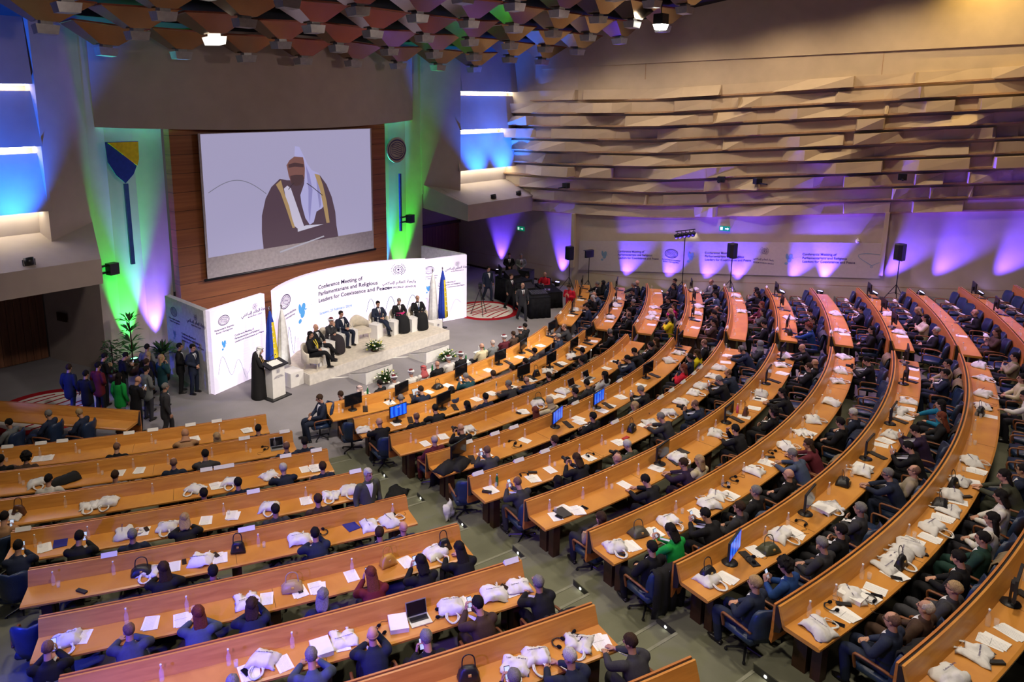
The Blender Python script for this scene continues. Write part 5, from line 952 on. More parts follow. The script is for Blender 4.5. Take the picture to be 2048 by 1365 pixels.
for it in ITEMS:
    full,b,k,a,t_=it; ty=full.split(':')[0]; sub=ty.split('_')[1] if '_' in ty else ''; ty=ty.split('_')[0]; arg=full.split(':')[1] if ':' in full else ''
    if k not in ENDS[b]: continue
    a=min(max(a,math.radians(ENDS[b][k][0])+.008),math.radians(ENDS[b][k][1])-.008)
    lo,hi={'tote':(.31,.42),'paper':(.30,.44),'mon':(.28,.33),'lap':(.30,.36),'box':(.33,.40),'bag':(.26,.44),'coat':(.30,.4)}.get(ty,(.22,.52)); t_=min(max(t_,lo),hi)
    zz=.757; 
    if ty in('ph','rec','hp','paper') : 
        zz+=.0
    p=P(b,k,a,t_,zz); rz=a+rr.uniform(-.25,.25); wh=where(ty,it); g=GRPN[ty]
    lp=tuple(p)
    near=[q_ for q_ in placed if (q_[0]-p).length<(.30 if ty=='tote' else .16) and q_[1] in ('tote','box','bag','paper','folder')]
    if ty=='tote':
        i=ci%4; ci+=1
        if near: p=p+Vector((math.cos(a),math.sin(a),0))*.20; lp=tuple(p)
        t=thing('tote_bag','crumpled white conference tote bag '+wh,'bag',lp,rz+rr.choice((0,1.6,3.1,-.5,.6)),g); wc=rr.uniform(.62,.76); cl=(wc,wc*.985,wc*.97)
        link('bag_body',TOTES[i][0],t,None,None,cl); link('handle',TOTES[i][1],t,None,None,cl)
        link('lettering',lo1,t,(0,.02,(.095,.125,.075,.145)[i]+.012),(0,0,.1))
    elif ty=='paper':
        if near and near[0][1] in('tote','box','bag'): p=p+Vector((math.cos(a),math.sin(a),0))*.22
        elif near: p=p+Vector((0,0,.012))
        t=thing('document',{0:'printed white sheet ',1:'two printed white sheets ',2:'fanned printed white sheets '}[ci%3]+wh,'paper',tuple(p),rz,g); link('sheets',PAPERS[ci%3],t); ci+=1
        if ci%3==0: link('fold_line',MB().box((0,0,.0125),(.19,.002,.001)).mesh('fold_line',MT['metal']),t)
    elif ty=='mon':
        lit=arg=='b'; t=thing('desk_monitor',('desk monitor lit with blue wallpaper ' if lit else 'dark switched-off desk monitor ')+wh,'monitor',lp,a+rr.uniform(-.12,.12)+(.25 if b=='R' and a<-.1 else 0),g)
        bz=[link(n_,m_,t) for n_,m_ in MON][0]
        link('screen',SCRB if lit else SCR,bz)
        if lit: link('clock_digits',clk,bz,(.0,-.025,.43),(PI/2,0,0))
        q2=p+Matrix.Rotation(a,3,'Z')@Vector((.02,-.17,0)) if t_<.34 else p
        kb=thing('keyboard','black keyboard lying before the monitor '+wh,'keyboard',tuple(p+Matrix.Rotation(a,3,'Z')@Vector((.33 if a<.2 else -.33,-.08,0))),a+1.2,'keyboards'); link('keys',KB,kb)
    elif ty=='lap':
        t=thing('laptop','open silver laptop with dark screen '+wh,'laptop',lp,a,g)
        put_laptop(t)
    elif ty=='hp':
        t=thing('headphones','black wired headphones '+wh,'headphones',tuple(p+Vector((0,0,.012 if near else 0))),rz+rr.uniform(-2,2),g)
        for n_,m_ in HP: link(n_,m_,t)
    elif ty=='rec':
        t=thing('interpreter_receiver','small black interpreter receiver '+wh,'receiver',tuple(p+Vector((0,0,.012 if near else 0))),rz+.8,g); link('body',REC,t); link('display',RECS,t)
    elif ty=='ph':
        t=thing('smartphone','black phone lying '+wh,'phone',tuple(p+Vector((0,0,.014 if near else 0))),rz+.3,g); link('case',PHB,t); link('glass',PHS,t)
    elif ty=='bag':
        cl,nm=BAGC[sub]; i={'black':ci%3,'green':1,'olive':1,'brown':2,'mustard':0,'tan':1}[sub]; ci+=1; t=thing('handbag',nm+' handbag '+wh,'bag',lp,rz,g)
        for n_,m_ in BAGS[i]: link(n_,m_,t,None,None,cl)
    elif ty=='box':
        t=thing('white_carton','white flat carton '+wh,'box',lp,rz,g); link('carton',MB().box((0,0,.035),(.27,.33,.07)).mesh('carton',MT['card']),t); link('lid_edge',MB().box((0,0,.062),(.276,.336,.02)).mesh('lid_edge',MT['card']),t)
    elif ty=='folder':
        cl={'blue':(.01,.02,.22),'black':(.02,.02,.025),'red':(.42,.01,.015)}[sub]; t=thing('folder','%s folder '%sub+wh,'folder',tuple(p+Vector((0,0,.008 if near else 0))),rz,g); link('cover',MB().box((0,0,.007),(.24,.32,.014) if sub!='red' else (.20,.09,.03)).mesh('cover',MT['gloss']),t,None,None,cl)
    elif ty=='coat':
        o=link('folded_coat',jitter(jitter(grid_box(.62,.36,.12,16,10),.05,5,ci*3.),.02,16,ci).mesh('folded_coat',MT['cloth'],True),None,lp,(0,0,rz+.5),(.015,.015,.016)); tag(o,'black folded coat '+wh,'coat',g)
    elif ty=='bottle':
        t=thing('tinted_bottle',('pink plastic bottle ' if sub=='pink' else 'green glass bottle ')+wh,'bottle',lp,0); link('glass_body',gb_me if sub=='green' else MB().lathe([(.001,0),(.034,0),(.034,.16),(.015,.19),(.015,.22)],(0,0,0),10).mesh('b',plain('pink_bottle',(.7,.12,.2),.3),True),t); link('cap',btc,t)
    placed.append((Vector(p),ty))
# name cards on the desk ridges
for i,(b,k,a) in enumerate(CARDS):
    l=ordseq([c for c in CARDS if c[0]==b and c[1]==k],b,lambda q_:q_[2]); j=l.index((b,k,a))+1
    t=thing('name_card','white name card on the ridge of the %s %s desk, %s from aisle'%(ORD[k],{'R':'centre-block','F':'wall-side','L':'near-block'}[b],ORD[j]),'name card',tuple(P(b,k,a,-.005,1.001)),a,'white name cards')
    link('card',MB().loft([[Vector((x,y,z)) for y,z in((-.045,0),(.045,0),(0,.075))] for x in(-.13,.13)]).mesh('card',MT['card']),t)
# ---------------------------------------------------------------- seats and water bottles
seats={}   # (b,k)->list of (angle, person index)
HO={'F':(.42,1.10),'M':(.20,1.16),'U':(.0,1.22),'B':(-.12,1.19)}
def poseclass(t_): return 'F' if t_<.80 else 'M' if t_<.98 else 'U' if t_<1.2 else 'B'
for i,pp in enumerate(PEOPLE): seats.setdefault((pp[0],pp[1]),[]).append(pp[2])
CHAIRS=[]
for b in 'RFL':
    for k,(d0,d1) in ENDS[b].items():
        R_=CIR[b][2]+1.6*(k-1)+1.1; a=math.radians(d0)+.36/R_; e=math.radians(d1)-.30/R_; occ=sorted(seats.get((b,k),[]))
        lst=[(x,True) for x in occ]; n=int((e-a)*R_/.78); 
        for i in range(n+1):
            x=a+(e-a)*i/max(1,n)
            if min([abs(x-o) for o in occ]+[9])*R_>.62 and min([abs(x-o) for o,f in lst if not f]+[9])*R_>.6: lst.append((x,False))
        CHAIRS.append((b,k,lst))
nb=0; random.seed(21)
TR=[]
for b,k,lst in CHAIRS:
    l2=ordseq(lst,b,lambda q_:q_[0]); bn={'R':'centre-block','F':'wall-side','L':'near-block'}[b]
    for j,(a,oc) in enumerate(l2):
        t_=1.13
        if oc:
            pt=[pp for pp in PEOPLE if pp[0]==b and pp[1]==k and pp[2]==a][0][3]; c_=poseclass(pt); t_=min(max(pt+HO[c_][0],1.02),1.30)
        p=P(b,k,a,t_)
        if not inview(p+Vector((0,0,.8)),50): continue
        rz=a+random.uniform(-.12,.12) if oc else a+random.uniform(-.30,.30)
        c=chair(tuple(p),rz); tag(c,'%s navy armchair at %s %s desk, %s from the aisle'%('occupied' if oc else 'empty',ORD[k],bn,ORD[min(j+1,30)]),'chair','navy conference armchairs')
        if b=='F' and not oc and k>=6 and j>2:
            cl=(.66,.65,.64); t=thing('tote_bag','white tote bag on empty chair at %s wall-side desk, chair %s from aisle'%(ORD[k],ORD[j+1]),'bag',tuple(p+Vector((0,0,.49))),rz,'white tote bags on the chairs'); 
            link('bag_body',TOTES[j%4][0],t,(0,-.12,.02),(1.1,0,0),cl); link('handle',TOTES[j%4][1],t,(0,-.12,.02),(1.1,0,0),cl)
        if (oc and random.random()<.20) or (not oc and random.random()<.10 and b!='F'):
            cl=random.choice([(.012,.012,.014)]*4+[(.03,.02,.018),(.20,.15,.09),(.06,.06,.07),(.02,.025,.05)]); nm='dark' if max(cl)<.1 else 'tan'
            coat_on(tuple(p),rz,cl,nm+' coat over the chair at %s %s desk, %s from aisle'%(ORD[k],bn,ORD[j+1]),j)
    # bottles and tumblers at every place
    d0,d1=ENDS[b][k]; R_=CIR[b][2]+1.6*(k-1)+.2; n=int(math.radians(d1-d0)*R_/.80)
    for i in range(n):
        a=math.radians(d0)+(i+.5)/n*math.radians(d1-d0)+random.uniform(-.1,.1)/R_; p=P(b,k,a,.20+random.uniform(-.02,.03),.757)
        if nb>=290 or not inview(p,0): continue
        if any((q_[0]-p).length<(.24 if q_[1] in('tote','mon','coat','box','bag') else .06) for q_ in placed): continue
        bottle(p.x,p.y,p.z,'small clear glass water bottle with white cap standing on a long conference desk','water bottles on the long desks'); nb+=1
        if i%2==0:
            o=link('glass_tumbler',tb_me,None,tuple(P(b,k,a+.09/R_,.27,.757))); tag(o,'small clear glass tumbler beside a water bottle on a long conference desk','glass','tumblers on the long desks')
# ---------------------------------------------------------------- people
def voxel(mb,size,mat,name,smooth=1):
    me=mb.mesh(name,mat,True); o=bpy.data.objects.new('tmp',me); COL.objects.link(o)
    r=o.modifiers.new('r','REMESH'); r.mode='VOXEL'; r.voxel_size=size; r.use_smooth_shade=True
    if smooth: s_=o.modifiers.new('s','SMOOTH'); s_.iterations=smooth; s_.factor=.5
    dg=bpy.context.evaluated_depsgraph_get(); m2=bpy.data.meshes.new_from_object(o.evaluated_get(dg)); m2.name=name; bpy.data.objects.remove(o); bpy.data.meshes.remove(me)
    m2.materials.clear(); m2.materials.append(mat); m2.polygons.foreach_set('use_smooth',[True]*len(m2.polygons)); return m2
def merge(me,mb):
    bm=bmesh.new(); bm.from_mesh(me); t=mb.mesh('t',me.materials[0],True); bm.from_mesh(t); bm.to_mesh(me); bm.free(); bpy.data.meshes.remove(t)
    me.polygons.foreach_set('use_smooth',[True]*len(me.polygons)); return me
def hand(mb,fing,w,d,palm,curl,side):
    # w wrist, d pointing direction of the hand, palm normal, side +1 right hand
    d=Vector(d).normalized(); pn=Vector(palm); pn=(pn-d*pn.dot(d)).normalized(); x=d.cross(pn)
    w=Vector(w); M=Matrix((x,d,pn)).transposed(); mb.ell(w+d*.045,(.040,.052,.017),M,10,7); mb.tube([w-d*.03,w+d*.02],[.027,.026],8)
    for i in range(4):
        b=w+d*.085+x*(-.028+.0187*i); L=(.062,.074,.070,.055)[i] if side<0 else (.055,.070,.074,.062)[i]; p=[b]; a=0
        for s_ in range(3): a+=curl*(.5,.8,.6)[s_]; p.append(p[-1]+(d*math.cos(a)+pn*math.sin(a))*L*(.42,.33,.25)[s_])
        fing.tube([b-d*.02]+p,[.0095,.0095,.009,.0085,.0075],7,tuple(x),True,1)
    tb=w+d*.03+x*(-.032 if side<0 else .032)*-1*-1; sx=-1 if side<0 else 1
    fing.tube([w+d*.02+x*sx*.022,w+d*.05+x*sx*.046+pn*.008,w+d*.078+x*sx*.056+pn*.018,w+d*.098+x*sx*.052+pn*.026],[.014,.012,.0105,.008],7,tuple(pn),True,1)
def build_figure(sp):
    """sp: dict(stand, lean, pitch, yaw, armL=(elbow,wrist,dir,palm,curl), armR=..., legs)"""
    st=sp.get('stand',False); a=math.radians(sp['lean']); d=Vector((0,math.sin(a),math.cos(a))); fw_=Vector((0,math.cos(a),-math.sin(a)))
    pv=Vector((0,0,.93)) if st else Vector((0,-.06,.55)); sc=1.0
    T=lambda u,y=0: pv+d*u+fw_*y
    neck=T(.50); hd=math.radians(sp['pitch']); hdir=Vector((0,math.sin(hd),math.cos(hd))); hc=neck+hdir*.155+Vector((0,.02,0)); yw=math.radians(sp['yaw'])
    HM=Matrix.Rotation(yw,3,'Z')@Matrix.Rotation(-hd,3,'X')
    H=lambda x,y,z: hc+HM@Vector((x,y,z))
    sh=[T(.43,-.01)+Vector((s_*.185,0,0)) for s_ in(-1,1)]; arms=[sp['armL'],sp['armR']]
    if st: legs=sp.get('legs',[[(-.09,0,.90),(-.11,.02,.50),(-.13,-.02,.09)],[(.09,0,.90),(.11,.02,.50),(.13,-.02,.09)]])
    else: legs=sp.get('legs',[[(-.10,-.02,.53),(-.15,.42,.545),(-.16,.36,.10)],[(.10,-.02,.53),(.15,.42,.545),(.17,.40,.10)]])
    body=MB(); fing=MB()
    body.tube([T(-.05),T(.12),T(.30),T(.42),T(.475)],[(.15,.10),(.13,.095),(.155,.10),(.145,.085),(.06,.055)],14)
    body.tube([T(.44),neck,H(0,-.015,-.05)],[.058,.054,.054],10)
    body.ell(H(0,-.012,.03),(.072,.092,.088),HM,14,10); body.ell(H(0,.018,-.045),(.056,.066,.072),HM,12,9); body.ell(H(0,.05,-.095),(.028,.024,.02),HM,8,6)
    body.tube([H(0,.088,.02),H(0,.106,-.018),H(0,.092,-.030)],[.010,.015,.012],7)
    for s_ in(-1,1): body.ell(H(s_*.076,-.008,-.008),(.010,.022,.032),HM,8,6); body.ell(H(s_*.03,.072,.022),(.022,.016,.010),HM,8,6)
    body.ell(H(0,.076,-.058),(.024,.012,.009),HM,8,6)
    jk=MB(); F=.022
    jk.tube([T(-.12 if not st else -.20),T(.0),T(.12),T(.30),T(.42),T(.47)],[(.195,.14),(.185,.138),(.172,.128),(.195,.134),(.18,.112),(.085,.075)],16)
    for s_,S,A in((-1,sh[0],arms[0]),(1,sh[1],arms[1])):
        el,wr,dr,pm,cu=A; el=Vector(el);wr=Vector(wr)
        body.tube([S,(S+el)/2,el,(el+wr)/2,wr],[.05,.046,.038,.034,.025],9); jk.ell(S,(.068,.068,.066)); ce=wr.lerp(el,.12)
        jk.tube([T(.40)+Vector((s_*.11,0,0)),S,(S+el)/2+Vector((s_*.008,0,0)),el,(el+wr)/2,ce],[(.06,.06),.075,.069,.061,.053,.046],10)
        hand(body,fing,wr,dr,pm,cu,s_)
    tr=MB(); tr.tube([T(-.04),T(.06)],[(.165,.125),(.155,.11)],14)
    shoes=[]
    for L in legs:
        hp_,kn,an=[Vector(q_) for q_ in L]; body.tube([hp_,(hp_+kn)/2,kn,(kn+an)/2,an],[.072,.066,.052,.05,.034],10); body.ell(an+Vector((0,.06,-.05)),(.034,.10,.028))
        tr.tube([hp_,(hp_+kn)/2,kn,(kn+an)/2,an+Vector((0,0,-.01))],[.098,.090,.072,.070,.060],11)
        s_=MB(); s_.ell(an+Vector((0,.055,-.045)),(.046,.135,.040),None,12,8); s_.box(an+Vector((0,-.035,-.07)),(.07,.07,.03)); shoes.append(s_)
    fg=MT
    bme=voxel(body,.0135,MT['skin'],'body',1); merge(bme,fing)
    jme=voxel(jk,.019,MT['cloth'],'jacket',2); tme=voxel(tr,.022,MT['cloth'],'trousers',2)
    sm=MB(); [sm.add(s_,I4) for s_ in shoes]; sme=sm.mesh('shoes',MT['shoe'],True)
    bv=BVHTree.FromPolygons([v_.co[:] for v_ in jme.vertices],[p.vertices[:] for p in jme.polygons])
    def decal(polyfn,mat,name,nu=8,nv=12,off=.005):
        mb=MB(); rows=[]
        for j in range(nv+1):
            r_=[]
            for i in range(nu+1):
                x,u=polyfn(i/nu,j/nv); o=T(u)+Vector((x,0,0))+fw_*.5; h=bv.ray_cast(o,-fw_)
                p=(h[0]+fw_*off) if h[0] is not None and (h[0]-T(u)).dot(fw_)>-.02 else T(u)+Vector((x,0,0))+fw_*.07
                r_.append(len(mb.v)); mb.v.append(p)
            rows.append(r_)
        for j in range(nv):
            for i in range(nu): mb.face([rows[j][i],rows[j][i+1],rows[j+1][i+1],rows[j+1][i]])
        return mb.mesh(name,mat,True)
    vee=decal(lambda i,j:((i*2-1)*(.068*(1-j)+.004),.475-.27*j),MT['shirt'],'shirt')
    tie=decal(lambda i,j:((i*2-1)*(.014+.012*j),.455-.24*j),MT['cloth'],'tie',2,10,.010)
    col=MB(); rings=[]
    for z,r in((-.012,.070),(.030,.062)): rings.append([T(.472+z)+Vector((r*math.cos(t_),0,0))+fw_*(r*.9*math.sin(t_)) for t_ in [2*PI*i/16 for i in range(16)]])
    col.loft(rings,True,False); col=col.mesh('collar',MT['shirt'],True)
    lan=decal(lambda i,j:((i*2-1)*.006+(.075*(1-j)),.46-.26*j),MT['shirt'],'lanyard',2,10,.012)
    ey=MB()
    for s_ in(-1,1): ey.ell(H(s_*.030,.080,.012),(.013,.008,.007),HM,8,6); ey.box(H(s_*.031,.082,.033),(.034,.008,.007),0,HM)
    eym=ey.mesh('eyes',MT['eye'],True); mo=MB().ell(H(0,.084,-.058),(.020,.006,.005),HM,8,5).mesh('mouth',plain('lips',(.30,.09,.07),.5))
    gl=MB()
    for s_ in(-1,1):
        gl.tube([H(s_*.032+.026*math.cos(t_),.096,.012+.018*math.sin(t_)) for t_ in [2*PI*i/10 for i in range(11)]],[.0025]*11,5,(0,1,0),False,1); gl.tube([H(s_*.058,.094,.016),H(s_*.08,.0,.012)],[.003,.003],5)
    gl.tube([H(-.008,.098,.014),H(.008,.098,.014)],[.003,.003],5); glm=gl.mesh('glasses',MT['black'])
    return dict(body=bme,jacket=jme,trousers=tme,shoes=sme,shirt=vee,tie=tie,collar=col,lanyard=lan,eyes=eym,mouth=mo,glasses=glm,hc=hc.copy(),hrot=HM.to_euler(),hand=(Vector(sp['armR'][1])+Vector(sp['armR'][2]).normalized()*.07),H=HM)
DN=(0,.3,-1)
AW=lambda s_,x=.12,y=.56,z=.80:((s_*.27,.30,.83),(s_*x,y,z),(-s_*.5,1,-.1),(0,0,-1),.5)
LAPA=lambda s_,x=.07,y=.22,z=.70:((s_*.27,.02,.76),(s_*x,y,z),(-s_*.8,.6,-.1),(0,-.2,-1),.6)
CHIN=lambda s_:((s_*.20,.42,.80),(s_*.07,.47,.99),(-s_*.2,-.15,1),(-s_*.3,-1,0),1.0)
PHN=lambda s_:((s_*.23,.30,.80),(s_*.055,.47,.90),(-s_*.1,.25,1),(-s_*.9,-.4,0),.9)
POSES={
 'F0':dict(lean=30,pitch=30,yaw=0,armL=AW(-1),armR=AW(1)),
 'F1':dict(lean=28,pitch=14,yaw=22,armL=AW(-1,.16,.52),armR=AW(1,.02,.55)),
 'Fc':dict(lean=30,pitch=10,yaw=-8,armL=AW(-1,.05,.50),armR=CHIN(1)),
 'Fp':dict(lean=22,pitch=26,yaw=0,armL=PHN(-1),armR=PHN(1)),
 'M0':dict(lean=12,pitch=18,yaw=10,armL=AW(-1,.14,.46,.81),armR=LAPA(1,.05,.28,.72)),
 'M1':dict(lean=12,pitch=4,yaw=-20,armL=LAPA(-1,.05,.30,.72),armR=AW(1,.10,.46,.81)),
 'Mp':dict(lean=10,pitch=24,yaw=0,armL=((-.24,.20,.78),(-.05,.40,.86),(.1,.25,1),(.9,-.4,0),.9),armR=((.24,.20,.78),(.055,.40,.86),(-.1,.25,1),(-.9,-.4,0),.9)),
 'Mc':dict(lean=12,pitch=4,yaw=8,armL=LAPA(-1,.02,.22,.72),armR=((.19,.20,.80),(.07,.26,1.04),(-.3,-.2,1),(-.3,-1,0),1.0)),
 'U0':dict(lean=-3,pitch=4,yaw=6,armL=LAPA(-1),armR=LAPA(1)),
 'U1':dict(lean=-3,pitch=16,yaw=-14,armL=LAPA(-1,.10,.26,.68),armR=LAPA(1,.02,.24,.70)),
 'U2':dict(lean=-2,pitch=2,yaw=-4,armL=((-.25,.06,.80),(.10,.17,.88),(1,.1,.1),(0,-1,0),.4),armR=((.25,.06,.80),(-.10,.20,.84),(-1,.1,.1),(0,-1,0),.4)),
 'Up':dict(lean=0,pitch=26,yaw=0,armL=((-.25,.06,.77),(-.06,.26,.80),(.1,.4,1),(.9,-.4,0),.9),armR=((.25,.06,.77),(.06,.26,.80),(-.1,.4,1),(-.9,-.4,0),.9)),
 'B0':dict(lean=-15,pitch=-2,yaw=8,armL=((-.27,-.10,.74),(-.10,.16,.70),(.8,.6,-.1),(0,-.2,-1),.6),armR=((.27,-.10,.74),(.10,.16,.70),(-.8,.6,-.1),(0,-.2,-1),.6)),
 'B1':dict(lean=-14,pitch=6,yaw=-18,armL=((-.29,-.08,.74),(-.26,.18,.70),(.1,1,-.1),(0,0,-1),.4),armR=((.27,-.10,.74),(.05,.16,.70),(-.8,.6,-.1),(0,-.2,-1),.6)),
 'X0':dict(lean=-6,pitch=4,yaw=0,armL=LAPA(-1),armR=LAPA(1),legs=[[(-.10,-.02,.53),(-.10,.44,.55),(-.14,.50,.10)],[(.10,-.02,.53),(.06,.46,.62),(-.10,.66,.34)]]),
 'S0':dict(stand=True,lean=0,pitch=6,yaw=0,armL=((-.26,-.02,1.14),(-.06,.17,.99),(.8,.4,-.5),(0,-1,-.3),.7),armR=((.26,-.02,1.14),(.06,.19,.99),(-.8,.4,-.5),(0,-1,-.3),.7)),
 'S1':dict(stand=True,lean=2,pitch=4,yaw=14,armL=((-.25,-.03,1.12),(-.27,.06,.86),(0,.2,-1),(1,0,0),.6),armR=((.25,-.03,1.12),(.27,.06,.86),(0,.2,-1),(-1,0,0),.6),legs=[[(-.09,0,.90),(-.10,.16,.52),(-.11,.16,.09)],[(.09,0,.90),(.10,-.04,.50),(.12,-.26,.10)]]),
 'S2':dict(stand=True,lean=6,pitch=24,yaw=0,armL=((-.24,.05,1.13),(-.06,.30,1.20),(.1,.3,1),(.9,-.4,0),.9),armR=((.24,.05,1.13),(.06,.30,1.20),(-.1,.3,1),(-.9,-.4,0),.9)),
 'S3':dict(stand=True,lean=1,pitch=0,yaw=-10,armL=((-.25,.02,1.14),(.08,.15,1.18),(1,.1,.1),(0,-1,0),.4),armR=((.22,.10,1.14),(.06,.16,1.38),(-.2,0,1),(-.4,-1,0),1.0)),
 'R0':dict(stand=True,lean=6,pitch=14,yaw=10,armL=((-.24,.14,1.13),(-.14,.36,1.12),(.2,1,-.1),(0,0,-1),.4),armR=((.24,.14,1.13),(.12,.36,1.12),(-.2,1,-.1),(0,0,-1),.4)),
}
FIG={k_:build_figure(v_) for k_,v_ in POSES.items()}
# hair and head coverings in the frame of the head
def keep(mb,fn):
    nv=[];mp={}; f2=[]
    for f in mb.f:
        if all(fn(mb.v[i]) for i in f): f2.append(f)
    mb.f=f2; mb.m=[0]*len(f2); return mb
def cap(rx,ry,rz,cy,cz,fn,amp=.004,seed=0,n=26,m=20):
    mb=MB().ell((0,cy,cz),(rx,ry,rz),None,n,m)
    for p in mb.v: p+=noise.noise_vector(p*18+Vector((seed,0,0)))*amp*2.2+noise.noise_vector(p*70+Vector((seed,0,0)))*amp*1.2
    keep(mb,fn); return mb
face=lambda p:not(p.y>.042 and p.z<.058) and not(p.y>-.005 and p.z<.0) and not(p.y>-.035 and p.z<-.02)
def hairmesh(mb,name='hair',th=.006,mat='hair'):
    me=mb.mesh(name,MT[mat],True); o=bpy.data.objects.new('tmp',me); COL.objects.link(o); s_=o.modifiers.new('s','SOLIDIFY'); s_.thickness=th; s_.offset=-1
    dg=bpy.context.evaluated_depsgraph_get(); m2=bpy.data.meshes.new_from_object(o.evaluated_get(dg)); bpy.data.objects.remove(o); m2.name=name; return m2
HR={}
HR['s']=[('hair',hairmesh(cap(.083,.103,.098,-.014,.036,lambda p:face(p) and p.z>-.055,.004)),0)]
HR['f']=[('hair',hairmesh(cap(.0785,.0975,.094,-.016,.026,lambda p:face(p) and p.z>-.055 and p.y<.035 and (p.x*p.x*1.3+(p.y-.02)**2>.0034 or p.z<.04),.0025),'hair',.004),0)]
HR['o']=[('hair',hairmesh(cap(.0765,.0955,.090,-.016,.022,lambda p:p.y<.01 and -.06<p.z<.012,.001)),0)]
HR['u']=[('hair',hairmesh(cap(.115,.125,.125,-.03,.035,lambda p:face(p) and p.z>-.09,.016,3)),0)]
def longhair(L,w=1.0):
    mb=cap(.087,.106,.101,-.016,.034,lambda p:not(p.y>.042 and p.z<.058) and not(p.y>.01 and p.z<-.0),.005); rings=[]; n_=26
    for j in range(9):
        u=j/8; z=.03-(.09+L)*u; r=(.088+.012*math.sin(u*2.6))*w*(1-.35*max(0,u-.6)); rings.append([Vector((r*math.cos(t_),-.045-.05*u+(.050-.018*u)*math.sin(t_),z-.03*u*abs(math.sin(t_*2.5+1)))) for t_ in [2*PI*i/n_ for i in range(n_)]])
    mb.loft(rings)
    for p in mb.v: p+=noise.noise_vector(Vector((p.x*60,p.y*60,p.z*14)))*.007
    mb.m=[0]*len(mb.f); return mb.mesh('hair',MT['hair'],True)
HR['l']=[('hair',longhair(.26),0)]; HR['m']=[('hair',longhair(.10,1.02),0)]
hj=cap(.092,.112,.112,-.012,.022,lambda p:not(p.y>.055 and -.085<p.z<.066 and abs(p.x)<.062),.003); hj.tube([(0,-.01,-.06),(0,-.012,-.13),(0,-.02,-.20)],[(.085,.085),(.10,.10),(.16,.12)],18,(1,0,0),False); hj.m=[0]*len(hj.f)
HR['h']=[('headscarf',hairmesh(hj,'headscarf',.006,'cloth'),1)]
tb=MB().tube([(.082*math.cos(t_),-.008+.098*math.sin(t_),.072+.010*math.sin(t_*2)) for t_ in [2*PI*i/18 for i in range(19)]],[(.024,.034)]*19,8,(0,0,1),False,1)
HR['t']=[('turban_wrap',tb.mesh('turban_wrap',MT['shirt'],True),2),('turban_top',MB().lathe([(.070,.06),(.072,.125),(.05,.138),(.001,.14)],(0,-.008,0),16).mesh('turban_top',plain('maroon_felt',(.13,.012,.02),.9),True),2),('hair',HR['s'][0][1],0)]
kq=cap(.095,.118,.105,-.02,.030,lambda p:not(p.y>.05 and p.z<.06),.004,5); kq.loft([[Vector((r*math.cos(t_),-.03+r*.75*math.sin(t_) ,z)) for t_ in [PI*.93+PI*1.14*i/18 for i in range(19)]] for r,z in((.10,.02),(.115,-.08),(.15,-.17),(.19,-.26))],False,False); kq.m=[0]*len(kq.f)
HR['q']=[('keffiyeh',hairmesh(kq,'keffiyeh',.008,'cloth'),1),('head_cord',MB().tube([(.090*math.cos(t_),-.014+.108*math.sin(t_),.082) for t_ in [2*PI*i/18 for i in range(19)]],[.009]*19,6,(0,0,1),False,1).mesh('head_cord',MT['black'],True),2)]
HC=dict(k=(.012,.010,.010),b=(.04,.022,.013),g=(.17,.16,.15),w=(.42,.40,.37),y=(.34,.23,.12),r=(.13,.035,.018))
HN=dict(k='dark',b='brown',g='grey',w='white',y='fair',r='reddish')
SN=dict(s='short %s hair',f='receding %s hair',o='a bald head',u='curly %s hair',l='long %s hair',m='neck-length %s hair',h='a headscarf',t='maroon-topped turban',q='checked headcloth')
CLT=dict(K=(.010,.010,.012),N=(.016,.022,.045),C=(.035,.035,.040),PK=(.45,.25,.24),T=(.012,.055,.07),BR=(.055,.032,.022),MA=(.09,.014,.022),CR=(.52,.46,.30),LG=(.42,.42,.42),GY=(.15,.16,.16),SG=(.26,.30,.22),RD=(.50,.012,.03),YE=(.68,.56,.01),OL=(.055,.06,.04),FL=(.22,.16,.15),PU=(.03,.016,.045),G=(.01,.30,.05),BG=(.06,.08,.13),B=(.015,.05,.18),BE=(.30,.25,.18),TB=(.01,.16,.26),DG=(.015,.045,.035),W=(.60,.58,.54),KH=(.28,.24,.15),MG=(.40,.01,.12),CA=(.36,.20,.10),DR=(.13,.015,.018),GN=(.05,.06,.10))
CLN=dict(K='a black suit',N='a navy suit',C='a charcoal suit',PK='a pink top',T='a dark teal blazer',BR='a dark brown jacket',MA='a maroon jacket',CR='a cream jacket',LG='a light grey cardigan',GY='a grey jacket',SG='a sage green top',RD='a red jacket',YE='a yellow jacket',OL='an olive jacket',FL='a floral scarf',PU='a dark plum suit',G='a green shirt',BG='a slate blue jacket',B='a blue jacket',BE='a beige jacket',TB='a bright teal blazer',DG='a dark green sweater',W='a white top',KH='a khaki jacket',MG='a magenta coat',CA='a camel coat',DR='a dark red jacket',GN='a greyish navy suit')
PHC=dict(F='Fp',M='Mp',U='Up',B='Up')
rp=random.Random(77)
